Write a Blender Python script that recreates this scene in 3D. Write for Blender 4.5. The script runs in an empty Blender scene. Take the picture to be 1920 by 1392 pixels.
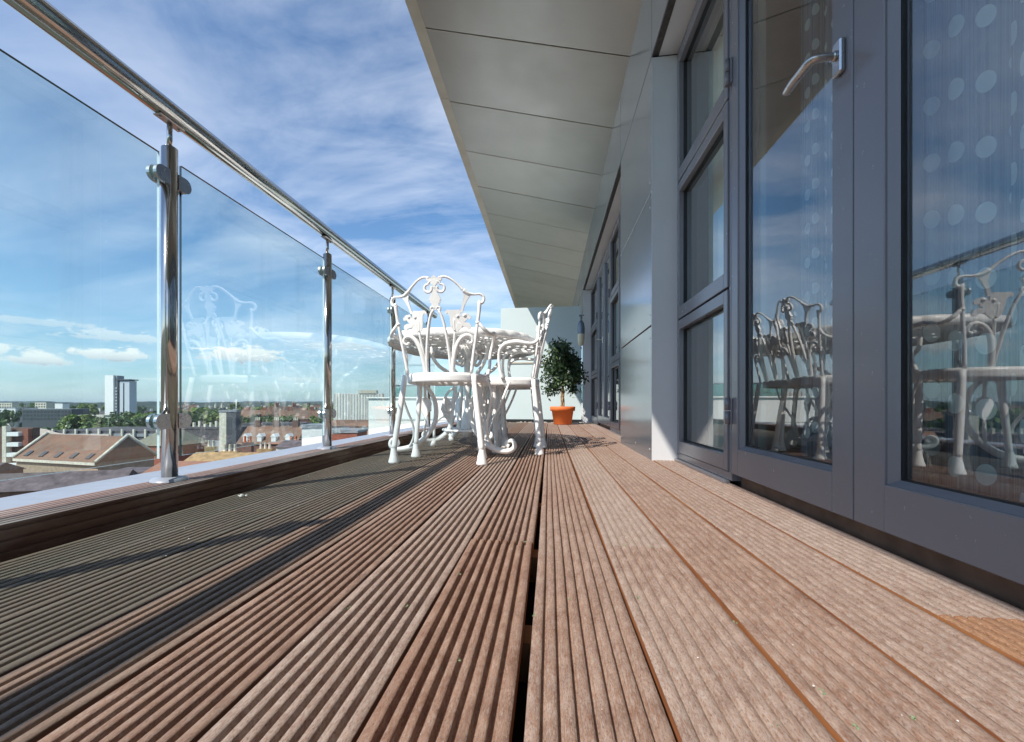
import bpy, math, random
from mathutils import Vector, Matrix
R = math.radians
rnd = random.Random(7)
# ------------------------------------------------------------ camera
sc = bpy.context.scene
COL = sc.collection
PSI = math.atan(130/850.); CS = math.cos(PSI); SN = math.sin(PSI); H = .287
cam_d = bpy.data.cameras.new('camera'); cam = bpy.data.objects.new('camera', cam_d); COL.objects.link(cam)
cam_d.sensor_width = 36; cam_d.lens = 36*850/1920; cam_d.shift_x = 60/1920; cam_d.shift_y = 61/1920
cam_d.clip_start = .02; cam_d.clip_end = 20000
cam.location = (0, 0, H); cam.rotation_euler = (R(90), 0, PSI); sc.camera = cam
# ------------------------------------------------------------ light
SD = Vector((-.5376, -.774, 1)).normalized()
ELEV = math.asin(SD.z); AZ = math.atan2(SD.x, SD.y)
sl = bpy.data.lights.new('sun', 'SUN'); sl.energy = 4.9; sl.angle = R(.5); sl.color = (1, .94, .85)
so = bpy.data.objects.new('sun', sl); COL.objects.link(so); so.rotation_euler = SD.to_track_quat('Z', 'Y').to_euler()
sc.view_settings.view_transform = 'Standard'; sc.view_settings.look = 'None'; sc.view_settings.gamma = 1
sc.view_settings.use_curve_mapping = False; sc.view_settings.exposure = 0.32
sc.cycles.max_bounces = 10; sc.cycles.transparent_max_bounces = 24; sc.cycles.glossy_bounces = 5

class NT:
    """small helper for writing node graphs"""
    def __init__(s, tree): s.t = tree; s.n = tree.nodes; s.l = tree.links; s.n.clear()
    def new(s, typ, **kw):
        n = s.n.new(typ)
        for k, v in kw.items(): setattr(n, k, v)
        return n
    def put(s, n, key, v):
        i = n.inputs[key]
        if hasattr(v, 'is_output') or isinstance(v, bpy.types.NodeSocket): s.l.new(v, i)
        else: i.default_value = v
    def math(s, op, a, b=0.0, clamp=False):
        n = s.new('ShaderNodeMath', operation=op, use_clamp=clamp); s.put(n, 0, a); s.put(n, 1, b); return n.outputs[0]
    def noise(s, vec, scale, detail=4, rough=.5, dist=0.0):
        n = s.new('ShaderNodeTexNoise'); s.put(n, 'Vector', vec); s.put(n, 'Scale', scale); s.put(n, 'Detail', detail)
        s.put(n, 'Roughness', rough); s.put(n, 'Distortion', dist); return n.outputs['Fac']
    def mapping(s, vec, scale=(1, 1, 1), rot=(0, 0, 0), loc=(0, 0, 0)):
        n = s.new('ShaderNodeMapping'); s.put(n, 'Vector', vec); s.put(n, 'Scale', scale); s.put(n, 'Rotation', rot); s.put(n, 'Location', loc)
        return n.outputs[0]
    def ramp(s, fac, stops, mode='LINEAR'):
        n = s.new('ShaderNodeValToRGB'); s.put(n, 'Fac', fac); r = n.color_ramp; r.interpolation = mode
        while len(r.elements) < len(stops): r.elements.new(.5)
        for e, (p, c) in zip(r.elements, stops):
            e.position = p; e.color = tuple(c) + (1,) if not isinstance(c, (int, float)) else (c, c, c, 1)
        return n.outputs['Color']
    def mix(s, fac, a, b, blend='MIX'):
        n = s.new('ShaderNodeMix', data_type='RGBA', blend_type=blend); s.put(n, 0, fac)
        for k, v in ((6, a), (7, b)):
            if isinstance(v, tuple) and len(v) == 3: v = v + (1,)
            s.put(n, k, v)
        return n.outputs[2]
    def maprange(s, v, a, b, c=0., d=1.):
        n = s.new('ShaderNodeMapRange'); s.put(n, 0, v); s.put(n, 1, a); s.put(n, 2, b); s.put(n, 3, c); s.put(n, 4, d); return n.outputs[0]

# ------------------------------------------------------------ sky: physical sky with cirrus and low cumulus
world = bpy.data.worlds.new('World'); sc.world = world; world.use_nodes = True
w = NT(world.node_tree)
tc = w.new('ShaderNodeTexCoord').outputs['Generated']
sky = w.new('ShaderNodeTexSky', sky_type='NISHITA'); sky.sun_disc = False
sky.sun_elevation = ELEV; sky.sun_rotation = AZ % (2*math.pi); sky.air_density = 1.0; sky.dust_density = .6; sky.ozone_density = 2.5
sep = w.new('ShaderNodeSeparateXYZ'); w.put(sep, 0, tc)
dx, dy, dz = sep.outputs[0], sep.outputs[1], sep.outputs[2]
zz = w.math('ADD', w.math('MAXIMUM', dz, 0.0), .16)
cmb = w.new('ShaderNodeCombineXYZ'); w.put(cmb, 0, w.math('DIVIDE', dx, zz)); w.put(cmb, 1, w.math('DIVIDE', dy, zz)); flat = cmb.outputs[0]
m1 = w.mapping(flat, scale=(.8, 1.5, 1), rot=(0, 0, R(55)), loc=(.3, .9, 0))
n1 = w.noise(m1, 1.05, 8, .56, .9)
m2 = w.mapping(flat, scale=(1.1, 2.0, 1), rot=(0, 0, R(62)), loc=(3.1, 1.7, 0))
n2 = w.noise(m2, 1.9, 10, .66, 1.2)
m3 = w.mapping(flat, loc=(.4, 5.2, 0)); n3 = w.noise(m3, .62, 3, .5)
cir = w.math('ADD', w.math('MULTIPLY', n1, .66), w.math('ADD', w.math('MULTIPLY', n2, .22), w.math('MULTIPLY', n3, .42)))
cirf = w.maprange(cir, .56, .90, 0, .72)
# more cirrus to the right of the view, clearer to the left
az = w.new('ShaderNodeMath', operation='ARCTAN2'); w.put(az, 0, dx); w.put(az, 1, dy)
elv = w.math('ARCSINE', dz)
azb = w.maprange(az.outputs[0], R(-52), R(-8), .5, 1.25)
cirf = w.math('MULTIPLY', cirf, azb)
# cumulus: a handful of flat-based puffs low over the town + broken rows
azel = w.new('ShaderNodeCombineXYZ'); w.put(azel, 0, w.math('MULTIPLY', az.outputs[0], 1.0)); w.put(azel, 1, w.math('MULTIPLY', elv, 2.2))
pn = w.noise(azel.outputs[0], 34, 8, .62, .25); pn2 = w.noise(azel.outputs[0], 7.5, 5, .55, .3)
def azel_of(px, py):
    a = (px-900)/850.; b = (757-py)/850.
    X = a*CS-SN; Y = CS+a*SN
    return math.atan2(X, Y), math.atan2(b, math.hypot(X, Y))
cum = None; shade = None
for px, py, wx, wy, am in ((212, 668, 66, 15, 1.0), (62, 674, 72, 15, .92), (455, 668, 75, 19, 1.0), (215, 632, 90, 12, .55), (-20, 660, 60, 14, .8), (330, 690, 40, 6, .4),
                           (70, 604, 90, 9, .35), (640, 650, 60, 11, .45), (300, 712, 36, 4, .3), (560, 712, 46, 5, .35), (-160, 640, 90, 22, 1.), (-420, 640, 160, 28, 1.)):
    a0, e0 = azel_of(px, py); a1, _ = azel_of(px+wx, py); _, e1 = azel_of(px, py-wy); sa = a1-a0; se = e1-e0
    u = w.math('DIVIDE', w.math('SUBTRACT', az.outputs[0], a0), sa)
    v = w.math('DIVIDE', w.math('SUBTRACT', elv, e0), se)
    # flat base: stretch distance below the centre
    v = w.math('ADD', v, w.math('MULTIPLY', w.math('MINIMUM', w.math('ADD', v, .3), 0.0), 1.0))
    d = w.math('SQRT', w.math('ADD', w.math('MULTIPLY', u, u), w.math('MULTIPLY', v, v)))
    f = w.math('ADD', w.math('SUBTRACT', 1.15, d), w.math('MULTIPLY', w.math('SUBTRACT', pn, .5), 3.6))
    f = w.math('MULTIPLY', w.maprange(f, .05, .42, 0, 1), am, True)
    cum = f if cum is None else w.math('MAXIMUM', cum, f)
    s_ = w.math('MULTIPLY', w.maprange(v, -1.0, .5, 1, 0), f)
    shade = s_ if shade is None else w.math('MAXIMUM', shade, s_)
low = w.math('MULTIPLY', w.maprange(elv, R(1), R(4), 0, 1), w.maprange(elv, R(6), R(12), 1, 0))
bank = w.math('MULTIPLY', w.math('MULTIPLY', w.maprange(pn2, .56, .72), low), .45)
skc = sky.outputs[0]
skc = w.mix(1.0, skc, (.86, 1.10, 1.24), 'MULTIPLY')
skc = w.mix(w.math('MULTIPLY', w.maprange(elv, R(0), R(20), .34, 0), 1.0), skc, (6.2, 7.6, 8.8))
col = w.mix(cirf, skc, (8.6, 9.0, 9.8))
col = w.mix(bank, col, (7.6, 8.0, 8.6))
ccol = w.mix(shade, (9.0, 8.9, 8.7), (4.6, 5.1, 5.8))
col = w.mix(w.math('MULTIPLY', cum, .9), col, ccol)
bg = w.new('ShaderNodeBackground'); w.put(bg, 'Color', col); w.put(bg, 'Strength', .116)
wo = w.new('ShaderNodeOutputWorld'); w.l.new(bg.outputs[0], wo.inputs[0])

# ------------------------------------------------------------ materials
def mat(name, fn):
    m = bpy.data.materials.new(name); m.use_nodes = True; g = NT(m.node_tree)
    out = g.new('ShaderNodeOutputMaterial'); sh = fn(g, m)
    g.l.new(sh, out.inputs['Surface']); return m
def pbr(g, col, rough=.5, metal=0., bump=None, bstr=.3, bdist=.002, spec=.5, coat=0.):
    p = g.new('ShaderNodeBsdfPrincipled')
    if isinstance(col, tuple) and len(col) == 3: col = col+(1,)
    g.put(p, 'Base Color', col); g.put(p, 'Roughness', rough); g.put(p, 'Metallic', metal)
    g.put(p, 'Specular IOR Level', spec); g.put(p, 'Coat Weight', coat)
    if bump is not None:
        b = g.new('ShaderNodeBump'); g.put(b, 'Height', bump); g.put(b, 'Strength', bstr); g.put(b, 'Distance', bdist)
        g.l.new(b.outputs[0], p.inputs['Normal'])
    return p.outputs[0]
def objco(g): return g.new('ShaderNodeTexCoord').outputs['Object']
def simple(name, col, rough=.5, metal=0., var=.12, scale=6., bstr=.0, spec=.5, bscale=60, bdist=.001):
    def f(g, m):
        co = objco(g); n = g.noise(co, scale, 5, .6)
        c0 = tuple(max(0, c*(1-var)) for c in col); c1 = tuple(min(1, c*(1+var)) for c in col)
        c = g.ramp(n, ((.3, c0), (.7, c1)))
        bp = g.noise(co, bscale, 4, .6) if bstr else None
        rr = g.maprange(g.noise(co, scale*2.3, 4), .3, .7, rough*.85, min(1, rough*1.15))
        return pbr(g, c, rr, metal, bp, bstr, bdist, spec)
    return mat(name, f)

def f_wood(g, m):
    at = g.new('ShaderNodeAttribute', attribute_name='tone'); tone = at.outputs['Color']
    sp = g.new('ShaderNodeSeparateColor'); g.put(sp, 0, tone); r_, g_, b_ = sp.outputs[0], sp.outputs[1], sp.outputs[2]
    co = objco(g)
    off = g.new('ShaderNodeVectorMath', operation='ADD'); g.put(off, 0, co)
    cb = g.new('ShaderNodeCombineXYZ'); g.put(cb, 1, g.math('MULTIPLY', b_, 37.)); g.put(cb, 2, g.math('MULTIPLY', b_, 5.)); g.put(off, 1, cb.outputs[0]); co = off.outputs[0]
    fib = g.noise(g.mapping(co, (520, 95, 60)), 1.0, 6, .72, .4)
    blot = g.noise(g.mapping(co, (70, 26, 20)), 1.0, 6, .68, .3)
    speck = g.noise(g.mapping(co, (900, 260, 500)), 1.0, 3, .65)
    big = g.noise(g.mapping(co, (6, 1.2, 3)), 1.0, 3, .5)
    red = g.mix(g.maprange(blot, .34, .66), (.335, .205, .145), (.185, .09, .055))
    grey = g.mix(g.maprange(blot, .3, .7), (.43, .345, .29), (.29, .215, .175))
    k = g.math('ADD', g.math('MULTIPLY', g.math('SUBTRACT', r_, .06), 1.15), g.math('MULTIPLY', g.math('SUBTRACT', big, .5), .9))
    k = g.math('ADD', k, g.math('MULTIPLY', g.math('SUBTRACT', fib, .5), 3.6), True)
    c = g.mix(k, grey, red)
    orange = g.mix(g.maprange(fib, .35, .6), (.40, .225, .125), (.24, .115, .06))
    c = g.mix(g.math('GREATER_THAN', g_, .9), c, orange)
    # silvery flecks and dark pores
    c = g.mix(g.maprange(speck, .56, .68, 0, .30), c, (.46, .38, .32))
    c = g.mix(g.maprange(speck, .45, .33, 0, .75), c, (.11, .06, .04))
    stn = g.noise(g.mapping(co, (17, 5.5, 9)), 1.0, 6, .7, .6)
    c = g.mix(g.maprange(stn, .56, .66, 0, .28), c, (.155, .095, .07))
    # algae film towards the weathered outer boards
    alg = g.math('MULTIPLY', g.maprange(g_, .0, .8), g.maprange(big, .3, .6, .55, 1.0))
    c = g.mix(g.math('MULTIPLY', alg, g.math('LESS_THAN', g_, .9)), c, g.mix(g.maprange(fib, .35, .65), (.14, .12, .09), (.22, .19, .15)))
    bp = g.math('ADD', g.math('MULTIPLY', fib, .7), g.math('ADD', g.math('MULTIPLY', speck, .35), g.math('MULTIPLY', blot, .8)))
    return pbr(g, c, g.maprange(fib, .3, .7, .62, .85), 0, bp, .8, .0016, .35)
M_wood = mat('weathered_hardwood', f_wood)
def f_woodside(g, m):
    co = objco(g); n = g.noise(g.mapping(co, (30, 9, 90)), 1., 5, .6)
    n2 = g.noise(g.mapping(co, (5, 1.1, 5)), 1., 4, .6)
    c = g.mix(g.maprange(n, .3, .7), (.42, .17, .06), (.26, .09, .035))
    return pbr(g, g.mix(g.maprange(n2, .5, .7, 0, .7), c, (.50, .24, .08)), .7, 0, n, .4, .002)
M_wside = mat('unweathered_board_edge', f_woodside)
def f_kerb(g, m):
    co = objco(g); n = g.noise(g.mapping(co, (60, 6, 60)), 1., 6, .65); b = g.noise(g.mapping(co, (9, 3, 9)), 1., 4, .6)
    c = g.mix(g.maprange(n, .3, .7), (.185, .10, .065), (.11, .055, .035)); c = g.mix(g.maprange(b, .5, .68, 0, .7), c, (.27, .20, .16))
    return pbr(g, c, .75, 0, n, .6, .002)
M_kerb = mat('brown_kerb_timber', f_kerb)
def f_kerbtop(g, m):
    co = objco(g); n = g.noise(g.mapping(co, (60, 6, 60)), 1., 6, .65); b = g.noise(g.mapping(co, (9, 3, 9)), 1., 4, .6)
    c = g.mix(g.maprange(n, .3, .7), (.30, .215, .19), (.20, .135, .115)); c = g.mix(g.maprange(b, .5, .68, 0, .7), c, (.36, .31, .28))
    return pbr(g, c, .75, 0, n, .6, .002)
M_kerbtop = mat('greyed_kerb_board', f_kerbtop)
M_lead = simple('pale_grey_metal_capping', (.275, .305, .36), .42, .0, .06, 9, .1)
M_under = simple('dark_underdeck', (.012, .010, .009), .9)
M_joist = simple('brown_joist', (.16, .09, .045), .8, 0, .3, 20)
def f_steel(g, m):
    co = objco(g); n = g.noise(g.mapping(co, (8, 8, 300)), 1., 3, .6)
    return pbr(g, (.56, .545, .52), .11, 1.0)
M_steel = mat('polished_steel', f_steel)
M_clamp = simple('satin_steel_clamp', (.55, .545, .54), .30, 1., .08, 40)
def f_soffit(g, m):
    co = objco(g); at = g.new('ShaderNodeAttribute', attribute_name='tone').outputs['Color']
    n = g.noise(g.mapping(co, (2.5, 90, 3)), 1., 6, .65); b = g.noise(co, 2.4, 5, .6)
    c = g.mix(g.maprange(b, .3, .7), (.425, .43, .42), (.38, .385, .375)); c = g.mix(1.0, c, at, 'MULTIPLY')
    c = g.mix(g.maprange(n, .55, .75, 0, .22), c, (.52, .46, .36))
    bb = g.noise(co, 1.1, 1, .3)
    return pbr(g, c, g.maprange(b, .3, .7, .33, .40), .55, g.math('ADD', g.math('MULTIPLY', bb, 1.0), g.math('MULTIPLY', n, .006)), .5, .02)
M_soffit = mat('champagne_metal_soffit', f_soffit)
M_lip = simple('beige_soffit_edge', (.50, .455, .38), .5, .2, .08, 5, .08)
def f_clad(g, m):
    co = objco(g); b = g.noise(co, 1.6, 4, .5); n = g.noise(co, 240, 3, .6)
    c = g.mix(g.maprange(b, .3, .7), (.285, .325, .375), (.255, .295, .34))
    return pbr(g, c, g.maprange(b, .3, .7, .14, .20), .6, g.math('ADD', g.math('MULTIPLY', b, 1.), g.math('MULTIPLY', n, .02)), .25, .004, .6)
M_clad = mat('blue_grey_cladding', f_clad)
M_reveal = simple('pale_grey_reveal', (.60, .60, .61), .5, .0, .05, 3)
def f_frame(g, m):
    co = objco(g); b = g.noise(co, 2.2, 4, .5); n = g.noise(g.mapping(co, (30, 30, 420)), 1., 4, .6); d = g.noise(co, 45, 5, .7)
    c = g.mix(g.maprange(b, .3, .7), (.185, .178, .192), (.163, .157, .172)); c = g.mix(g.maprange(d, .66, .80, 0, .04), c, (.22, .21, .22))
    return pbr(g, c, g.maprange(d, .3, .7, .19, .28), .0, n, .10, .001, .6)
M_frame = mat('slate_grey_powder_coat', f_frame)
M_gasket = simple('black_gasket', (.012, .012, .014), .6)
M_vent = simple('dark_vent_mesh', (.07, .065, .06), .7, .2, .3, 60)
M_room = simple('room_wall', (.52, .62, .54), .9)
M_roomfloor = simple('room_carpet', (.10, .09, .08), .95)
M_thresh = simple('brown_threshold', (.145, .075, .045), .75, 0, .3, 14, .2)
def glassf(f0, tint, rough=0.0, wob=True):
    def f(g, m):
        geo = g.new('ShaderNodeNewGeometry'); dt = g.new('ShaderNodeVectorMath', operation='DOT_PRODUCT')
        g.put(dt, 0, geo.outputs['Incoming']); g.put(dt, 1, geo.outputs['Normal'])
        c = g.math('SUBTRACT', 1.0, g.math('ABSOLUTE', dt.outputs['Value']), True)
        F = g.math('ADD', g.math('MULTIPLY', g.math('POWER', c, 5.0), 1-f0), f0, True)
        tr = g.new('ShaderNodeBsdfTransparent'); g.put(tr, 0, tint+(1,))
        gl = g.new('ShaderNodeBsdfGlossy'); g.put(gl, 'Roughness', rough); g.put(gl, 'Color', (1, 1, 1, 1))
        co = objco(g); b = g.new('ShaderNodeBump'); g.put(b, 'Height', g.noise(co, 3.0, 2, .4)); g.put(b, 'Strength', .05); g.put(b, 'Distance', .004)
        
        if wob: g.l.new(b.outputs[0], gl.inputs['Normal'])
        mx = g.new('ShaderNodeMixShader'); g.put(mx, 0, F); g.l.new(tr.outputs[0], mx.inputs[1]); g.l.new(gl.outputs[0], mx.inputs[2])
        return mx.outputs[0]
    return f
M_bglass = mat('balustrade_glass', glassf(.015, (.885, .955, .955), 0.0, False)); M_bglass2 = mat('balustrade_glass_inner', glassf(.12, (.88, .945, .955), 0.0, False))
M_wglass = mat('window_glass', glassf(.19, (.93, .97, .96), 0.0, False)); M_wglass2 = mat('inner_window_glass', glassf(.035, (.95, .98, .97)))
M_gedge = simple('glass_edge', (.012, .035, .035), .12, 0, .1, 9, spec=.8); M_gedge2 = simple('glass_edge_painted_bright', (.62, .74, .76), .25, 0, .08, 9, spec=.8)  # far edge coloured pale for light caught inside the pane, near edge dark
def f_white(g, m):
    co = objco(g); n = g.noise(co, 22, 5, .65); f = g.noise(co, 190, 3, .6)
    n2 = g.noise(co, 9, 3, .5)
    c = g.mix(g.maprange(n, .60, .74, 0, .45), (.90, .89, .87), (.68, .58, .46)); c = g.mix(g.math('MULTIPLY', g.maprange(n, .66, .72), g.maprange(n2, .52, .6)), c, (.38, .20, .10))
    return pbr(g, c, .38, 0, f, .25, .0012, .5)
M_white = mat('white_painted_cast_iron', f_white)
def f_curtain(g, m):
    uv = g.new('ShaderNodeTexCoord').outputs['UV']; s = g.new('ShaderNodeSeparateXYZ'); g.put(s, 0, uv); u, v = s.outputs[0], s.outputs[1]
    cw, ph, rad = .062, .122, .0205
    ci = g.math('FLOOR', g.math('DIVIDE', u, cw)); wn = g.new('ShaderNodeTexWhiteNoise', noise_dimensions='1D'); g.put(wn, 'W', ci)
    fu = g.math('MULTIPLY', g.math('SUBTRACT', g.math('FRACT', g.math('DIVIDE', u, cw)), .5), cw)
    vv = g.math('ADD', v, g.math('MULTIPLY', wn.outputs['Value'], ph))
    fv = g.math('MULTIPLY', g.math('SUBTRACT', g.math('FRACT', g.math('DIVIDE', vv, ph)), .5), ph)
    d = g.math('SQRT', g.math('ADD', g.math('MULTIPLY', fu, fu), g.math('MULTIPLY', fv, fv)))
    dot = g.maprange(d, rad, rad*.94)
    st = g.noise(g.mapping(uv, (120, 1.0, 1)), 1., 4, .6); weave = g.noise(g.mapping(uv, (900, 900, 1)), 1., 2)
    base = g.mix(g.maprange(st, .38, .62), (.09, .12, .17), (.30, .36, .42))
    c = g.mix(dot, base, (.66, .76, .76))
    p = g.new('ShaderNodeBsdfPrincipled'); g.put(p, 'Base Color', c); g.put(p, 'Roughness', .85)
    tl = g.new('ShaderNodeBsdfTranslucent'); g.put(tl, 0, c); mx = g.new('ShaderNodeMixShader'); g.put(mx, 0, .3)
    g.l.new(p.outputs[0], mx.inputs[1]); g.l.new(tl.outputs[0], mx.inputs[2])
    return mx.outputs[0]
M_curtain = mat('spotted_sheer_curtain', f_curtain)
M_screen = simple('pale_green_screen', (.56, .65, .65), .35, 0, .04, 2)
M_terra = simple('orange_terracotta', (.74, .17, .035), .6, 0, .08, 12, .1)
M_soil = simple('soil', (.05, .035, .025), .95, 0, .3, 40, .5)
M_bark = simple('pale_bark', (.36, .24, .13), .85, 0, .35, 30, .6)
def f_leaf(g, m):
    at = g.new('ShaderNodeAttribute', attribute_name='tone').outputs['Color']
    p = g.new('ShaderNodeBsdfPrincipled'); g.put(p, 'Base Color', at); g.put(p, 'Roughness', .42)
    tl = g.new('ShaderNodeBsdfTranslucent'); g.put(tl, 0, at); mx = g.new('ShaderNodeMixShader'); g.put(mx, 0, .25)
    g.l.new(p.outputs[0], mx.inputs[1]); g.l.new(tl.outputs[0], mx.inputs[2]); return mx.outputs[0]
M_leaf = mat('leaf', f_leaf)
M_gravel = simple('pebbles', (.38, .35, .31), .9, 0, .5, 60, .6)
M_chalk = simple('white_scrap', (.75, .72, .68), .8)
M_moss = simple('green_moss', (.17, .23, .12), .9, 0, .4, 300)
M_lampw = simple('opal_diffuser', (.75, .66, .48), .4)
M_lampg = simple('grey_lamp_body', (.20, .24, .30), .4, .4)

# ------------------------------------------------------------ mesh builder
def catmull(pts, n=6):
    P = [Vector(p) for p in pts]
    if len(P) < 3: return P
    out = []
    for i in range(len(P)-1):
        p0 = P[i-1] if i else P[0]*2-P[1]; p1, p2 = P[i], P[i+1]; p3 = P[i+2] if i+2 < len(P) else P[-1]*2-P[-2]
        for k in range(n):
            t = k/n
            out.append(.5*((2*p1)+(p2-p0)*t+(2*p0-5*p1+4*p2-p3)*t*t+(3*p1-p0-3*p2+p3)*t**3))
    out.append(P[-1]); return out
class MB:
    def __init__(s): s.v = []; s.f = []; s.m = []; s.sm = []; s.c = []; s.col = None; s.mi = 0; s.uv = {}
    def face(s, idx, smooth=False):
        s.f.append(tuple(idx)); s.m.append(s.mi); s.sm.append(smooth); s.c.append(s.col)
    def add(s, vs): b = len(s.v); s.v += [tuple(q) for q in vs]; return b
    def box(s, x0, x1, y0, y1, z0, z1, M=None):
        vs = [(x, y, z) for z in (z0, z1) for y in (y0, y1) for x in (x0, x1)]
        if M is not None: vs = [M @ Vector(q) for q in vs]
        b = s.add(vs)
        for q in ((0, 2, 3, 1), (4, 5, 7, 6), (0, 1, 5, 4), (2, 6, 7, 3), (0, 4, 6, 2), (1, 3, 7, 5)): s.face([b+i for i in q])
    def rbox(s, x0, x1, y0, y1, z0, z1, r=.003):
        """box with chamfered edges"""
        vs = []; ids = {}
        for ix, x in ((0, x0), (1, x1)):
            for iy, y in ((0, y0), (1, y1)):
                for iz, z in ((0, z0), (1, z1)):
                    sx = r if ix == 0 else -r; sy = r if iy == 0 else -r; sz = r if iz == 0 else -r
                    for ax, p in ((0, (x, y+sy, z+sz)), (1, (x+sx, y, z+sz)), (2, (x+sx, y+sy, z))):
                        ids[(ix, iy, iz, ax)] = len(vs); vs.append(p)
        b = s.add(vs); I = lambda *k: b+ids[k]
        for a in (0, 1):
            q = [I(a, 0, 0, 0), I(a, 1, 0, 0), I(a, 1, 1, 0), I(a, 0, 1, 0)]; s.face(q if a else q[::-1])
            q = [I(0, a, 0, 1), I(1, a, 0, 1), I(1, a, 1, 1), I(0, a, 1, 1)]; s.face(q[::-1] if a else q)
            q = [I(0, 0, a, 2), I(1, 0, a, 2), I(1, 1, a, 2), I(0, 1, a, 2)]; s.face(q if a else q[::-1])
        def quad(q, out):
            c = sum((Vector(s.v[i]) for i in q), Vector())/len(q); n = (Vector(s.v[q[1]])-Vector(s.v[q[0]])).cross(Vector(s.v[q[2]])-Vector(s.v[q[0]]))
            s.face(q if n.dot(out) > 0 else q[::-1])
        for a in (0, 1):
            for c in (0, 1):
                oa, oc = (1 if a else -1), (1 if c else -1)
                quad([I(0, a, c, 1), I(1, a, c, 1), I(1, a, c, 2), I(0, a, c, 2)], Vector((0, oa, oc)))
                quad([I(a, 0, c, 0), I(a, 1, c, 0), I(a, 1, c, 2), I(a, 0, c, 2)], Vector((oa, 0, oc)))
                quad([I(a, c, 0, 0), I(a, c, 1, 0), I(a, c, 1, 1), I(a, c, 0, 1)], Vector((oa, oc, 0)))
        for a in (0, 1):
            for c in (0, 1):
                for e in (0, 1): quad([I(a, c, e, 0), I(a, c, e, 1), I(a, c, e, 2)], Vector((1 if a else -1, 1 if c else -1, 1 if e else -1)))
    def tube(s, pts, r, n=8, smooth=True, cap=True, flat=1.0, sub=0):
        P = catmull(pts, sub) if sub else [Vector(p) for p in pts]
        m = len(P)
        if not isinstance(r, (list, tuple)): rr = [r]*m
        else: rr = [r[0]+(0) for _ in range(m)]; 
        if isinstance(r, (list, tuple)):
            for i in range(m):
                t = i/(m-1)*(len(r)-1); k = min(int(t), len(r)-2); rr[i] = r[k]+(r[k+1]-r[k])*(t-k)
        T = [(P[min(i+1, m-1)]-P[max(i-1, 0)]).normalized() for i in range(m)]
        up = Vector((0, 0, 1)) if abs(T[0].z) < .9 else Vector((0, 1, 0))
        U = (up-T[0]*up.dot(T[0])).normalized(); b0 = None
        for i in range(m):
            U = (U-T[i]*U.dot(T[i]))
            U = U.normalized() if U.length > 1e-6 else T[i].orthogonal().normalized()
            V = T[i].cross(U)
            b = s.add([P[i]+(U*math.cos(2*math.pi*k/n)*flat+V*math.sin(2*math.pi*k/n))*rr[i] for k in range(n)])
            if b0 is not None:
                for k in range(n): s.face([b0+k, b0+(k+1) % n, b+(k+1) % n, b+k], smooth)
            elif cap: s.face([b+k for k in range(n)][::-1])
            b0 = b
        if cap: s.face([b0+k for k in range(n)])
    def lathe(s, prof, n=16, c=(0, 0, 0), smooth=True, M=None, sx=1., sy=1.):
        b0 = None
        for (r, z) in prof:
            vs = [Vector((c[0]+r*math.cos(2*math.pi*k/n)*sx, c[1]+r*math.sin(2*math.pi*k/n)*sy, c[2]+z)) for k in range(n)]
            if M is not None: vs = [M @ q for q in vs]
            b = s.add(vs)
            if b0 is not None:
                for k in range(n): s.face([b0+k, b0+(k+1) % n, b+(k+1) % n, b+k], smooth)
            b0 = b
    def plate(s, poly, t, M=None):
        """extrude an outline in the XZ plane by thickness t along Y"""
        A = [Vector((x, -t/2, z)) for x, z in poly]; B = [Vector((x, t/2, z)) for x, z in poly]
        if M is not None: A = [M(q) if callable(M) else M @ q for q in A]; B = [M(q) if callable(M) else M @ q for q in B]
        a = s.add(A); b = s.add(B); n = len(poly)
        s.face(range(a, a+n)); s.face(list(range(b, b+n))[::-1])
        for k in range(n): s.face([a+k, b+k, b+(k+1) % n, a+(k+1) % n])
    def quad(s, a, b, c, d): i = s.add([a, b, c, d]); s.face([i, i+1, i+2, i+3])
    def build(s, name, mats, parent=None, loc=(0, 0, 0), rz=0.):
        me = bpy.data.meshes.new(name); me.from_pydata(s.v, [], s.f)
        if not isinstance(mats, (list, tuple)): mats = [mats]
        for m_ in mats: me.materials.append(m_)
        me.polygons.foreach_set('material_index', s.m); me.polygons.foreach_set('use_smooth', s.sm)
        if any(c is not None for c in s.c):
            a = me.color_attributes.new('tone', 'FLOAT_COLOR', 'CORNER'); d = []
            for p in me.polygons:
                c = s.c[p.index] or (1, 1, 1); d += [c[0], c[1], c[2], 1.]*p.loop_total
            a.data.foreach_set('color', d)
        if s.uv:
            u = me.uv_layers.new(name='UVMap'); d = []
            for l in me.loops: d += s.uv.get(l.vertex_index, (0, 0))
            u.data.foreach_set('uv', d)
        me.update(); o = bpy.data.objects.new(name, me); COL.objects.link(o)
        o.location = loc; o.rotation_euler = (0, 0, rz)
        if parent is not None: o.parent = parent
        return o
def tag(o, label=None, cat=None, group=None, kind=None):
    if label: o['label'] = label
    if cat: o['category'] = cat
    if group: o['group'] = group
    if kind: o['kind'] = kind
    return o
def thing(name, label, cat, loc=(0, 0, 0), rz=0., group=None):
    o = bpy.data.objects.new(name, None); o.empty_display_size = .2; COL.objects.link(o); o.location = loc; o.rotation_euler = (0, 0, rz)
    return tag(o, label, cat, group)
KIDS = {}
def copy_tree(root, loc, rz=0., label=None, scale=None):
    r = root.copy(); COL.objects.link(r); r.location = loc; r.rotation_euler = (0, 0, rz)
    if label: r['label'] = label
    if scale: r.scale = scale
    for ch in [o for o in COL.objects if o.parent == root]:
        c = ch.copy(); COL.objects.link(c); c.parent = r
        for g2 in [o for o in COL.objects if o.parent == ch]:
            d = g2.copy(); COL.objects.link(d); d.parent = c
    return r

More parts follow.
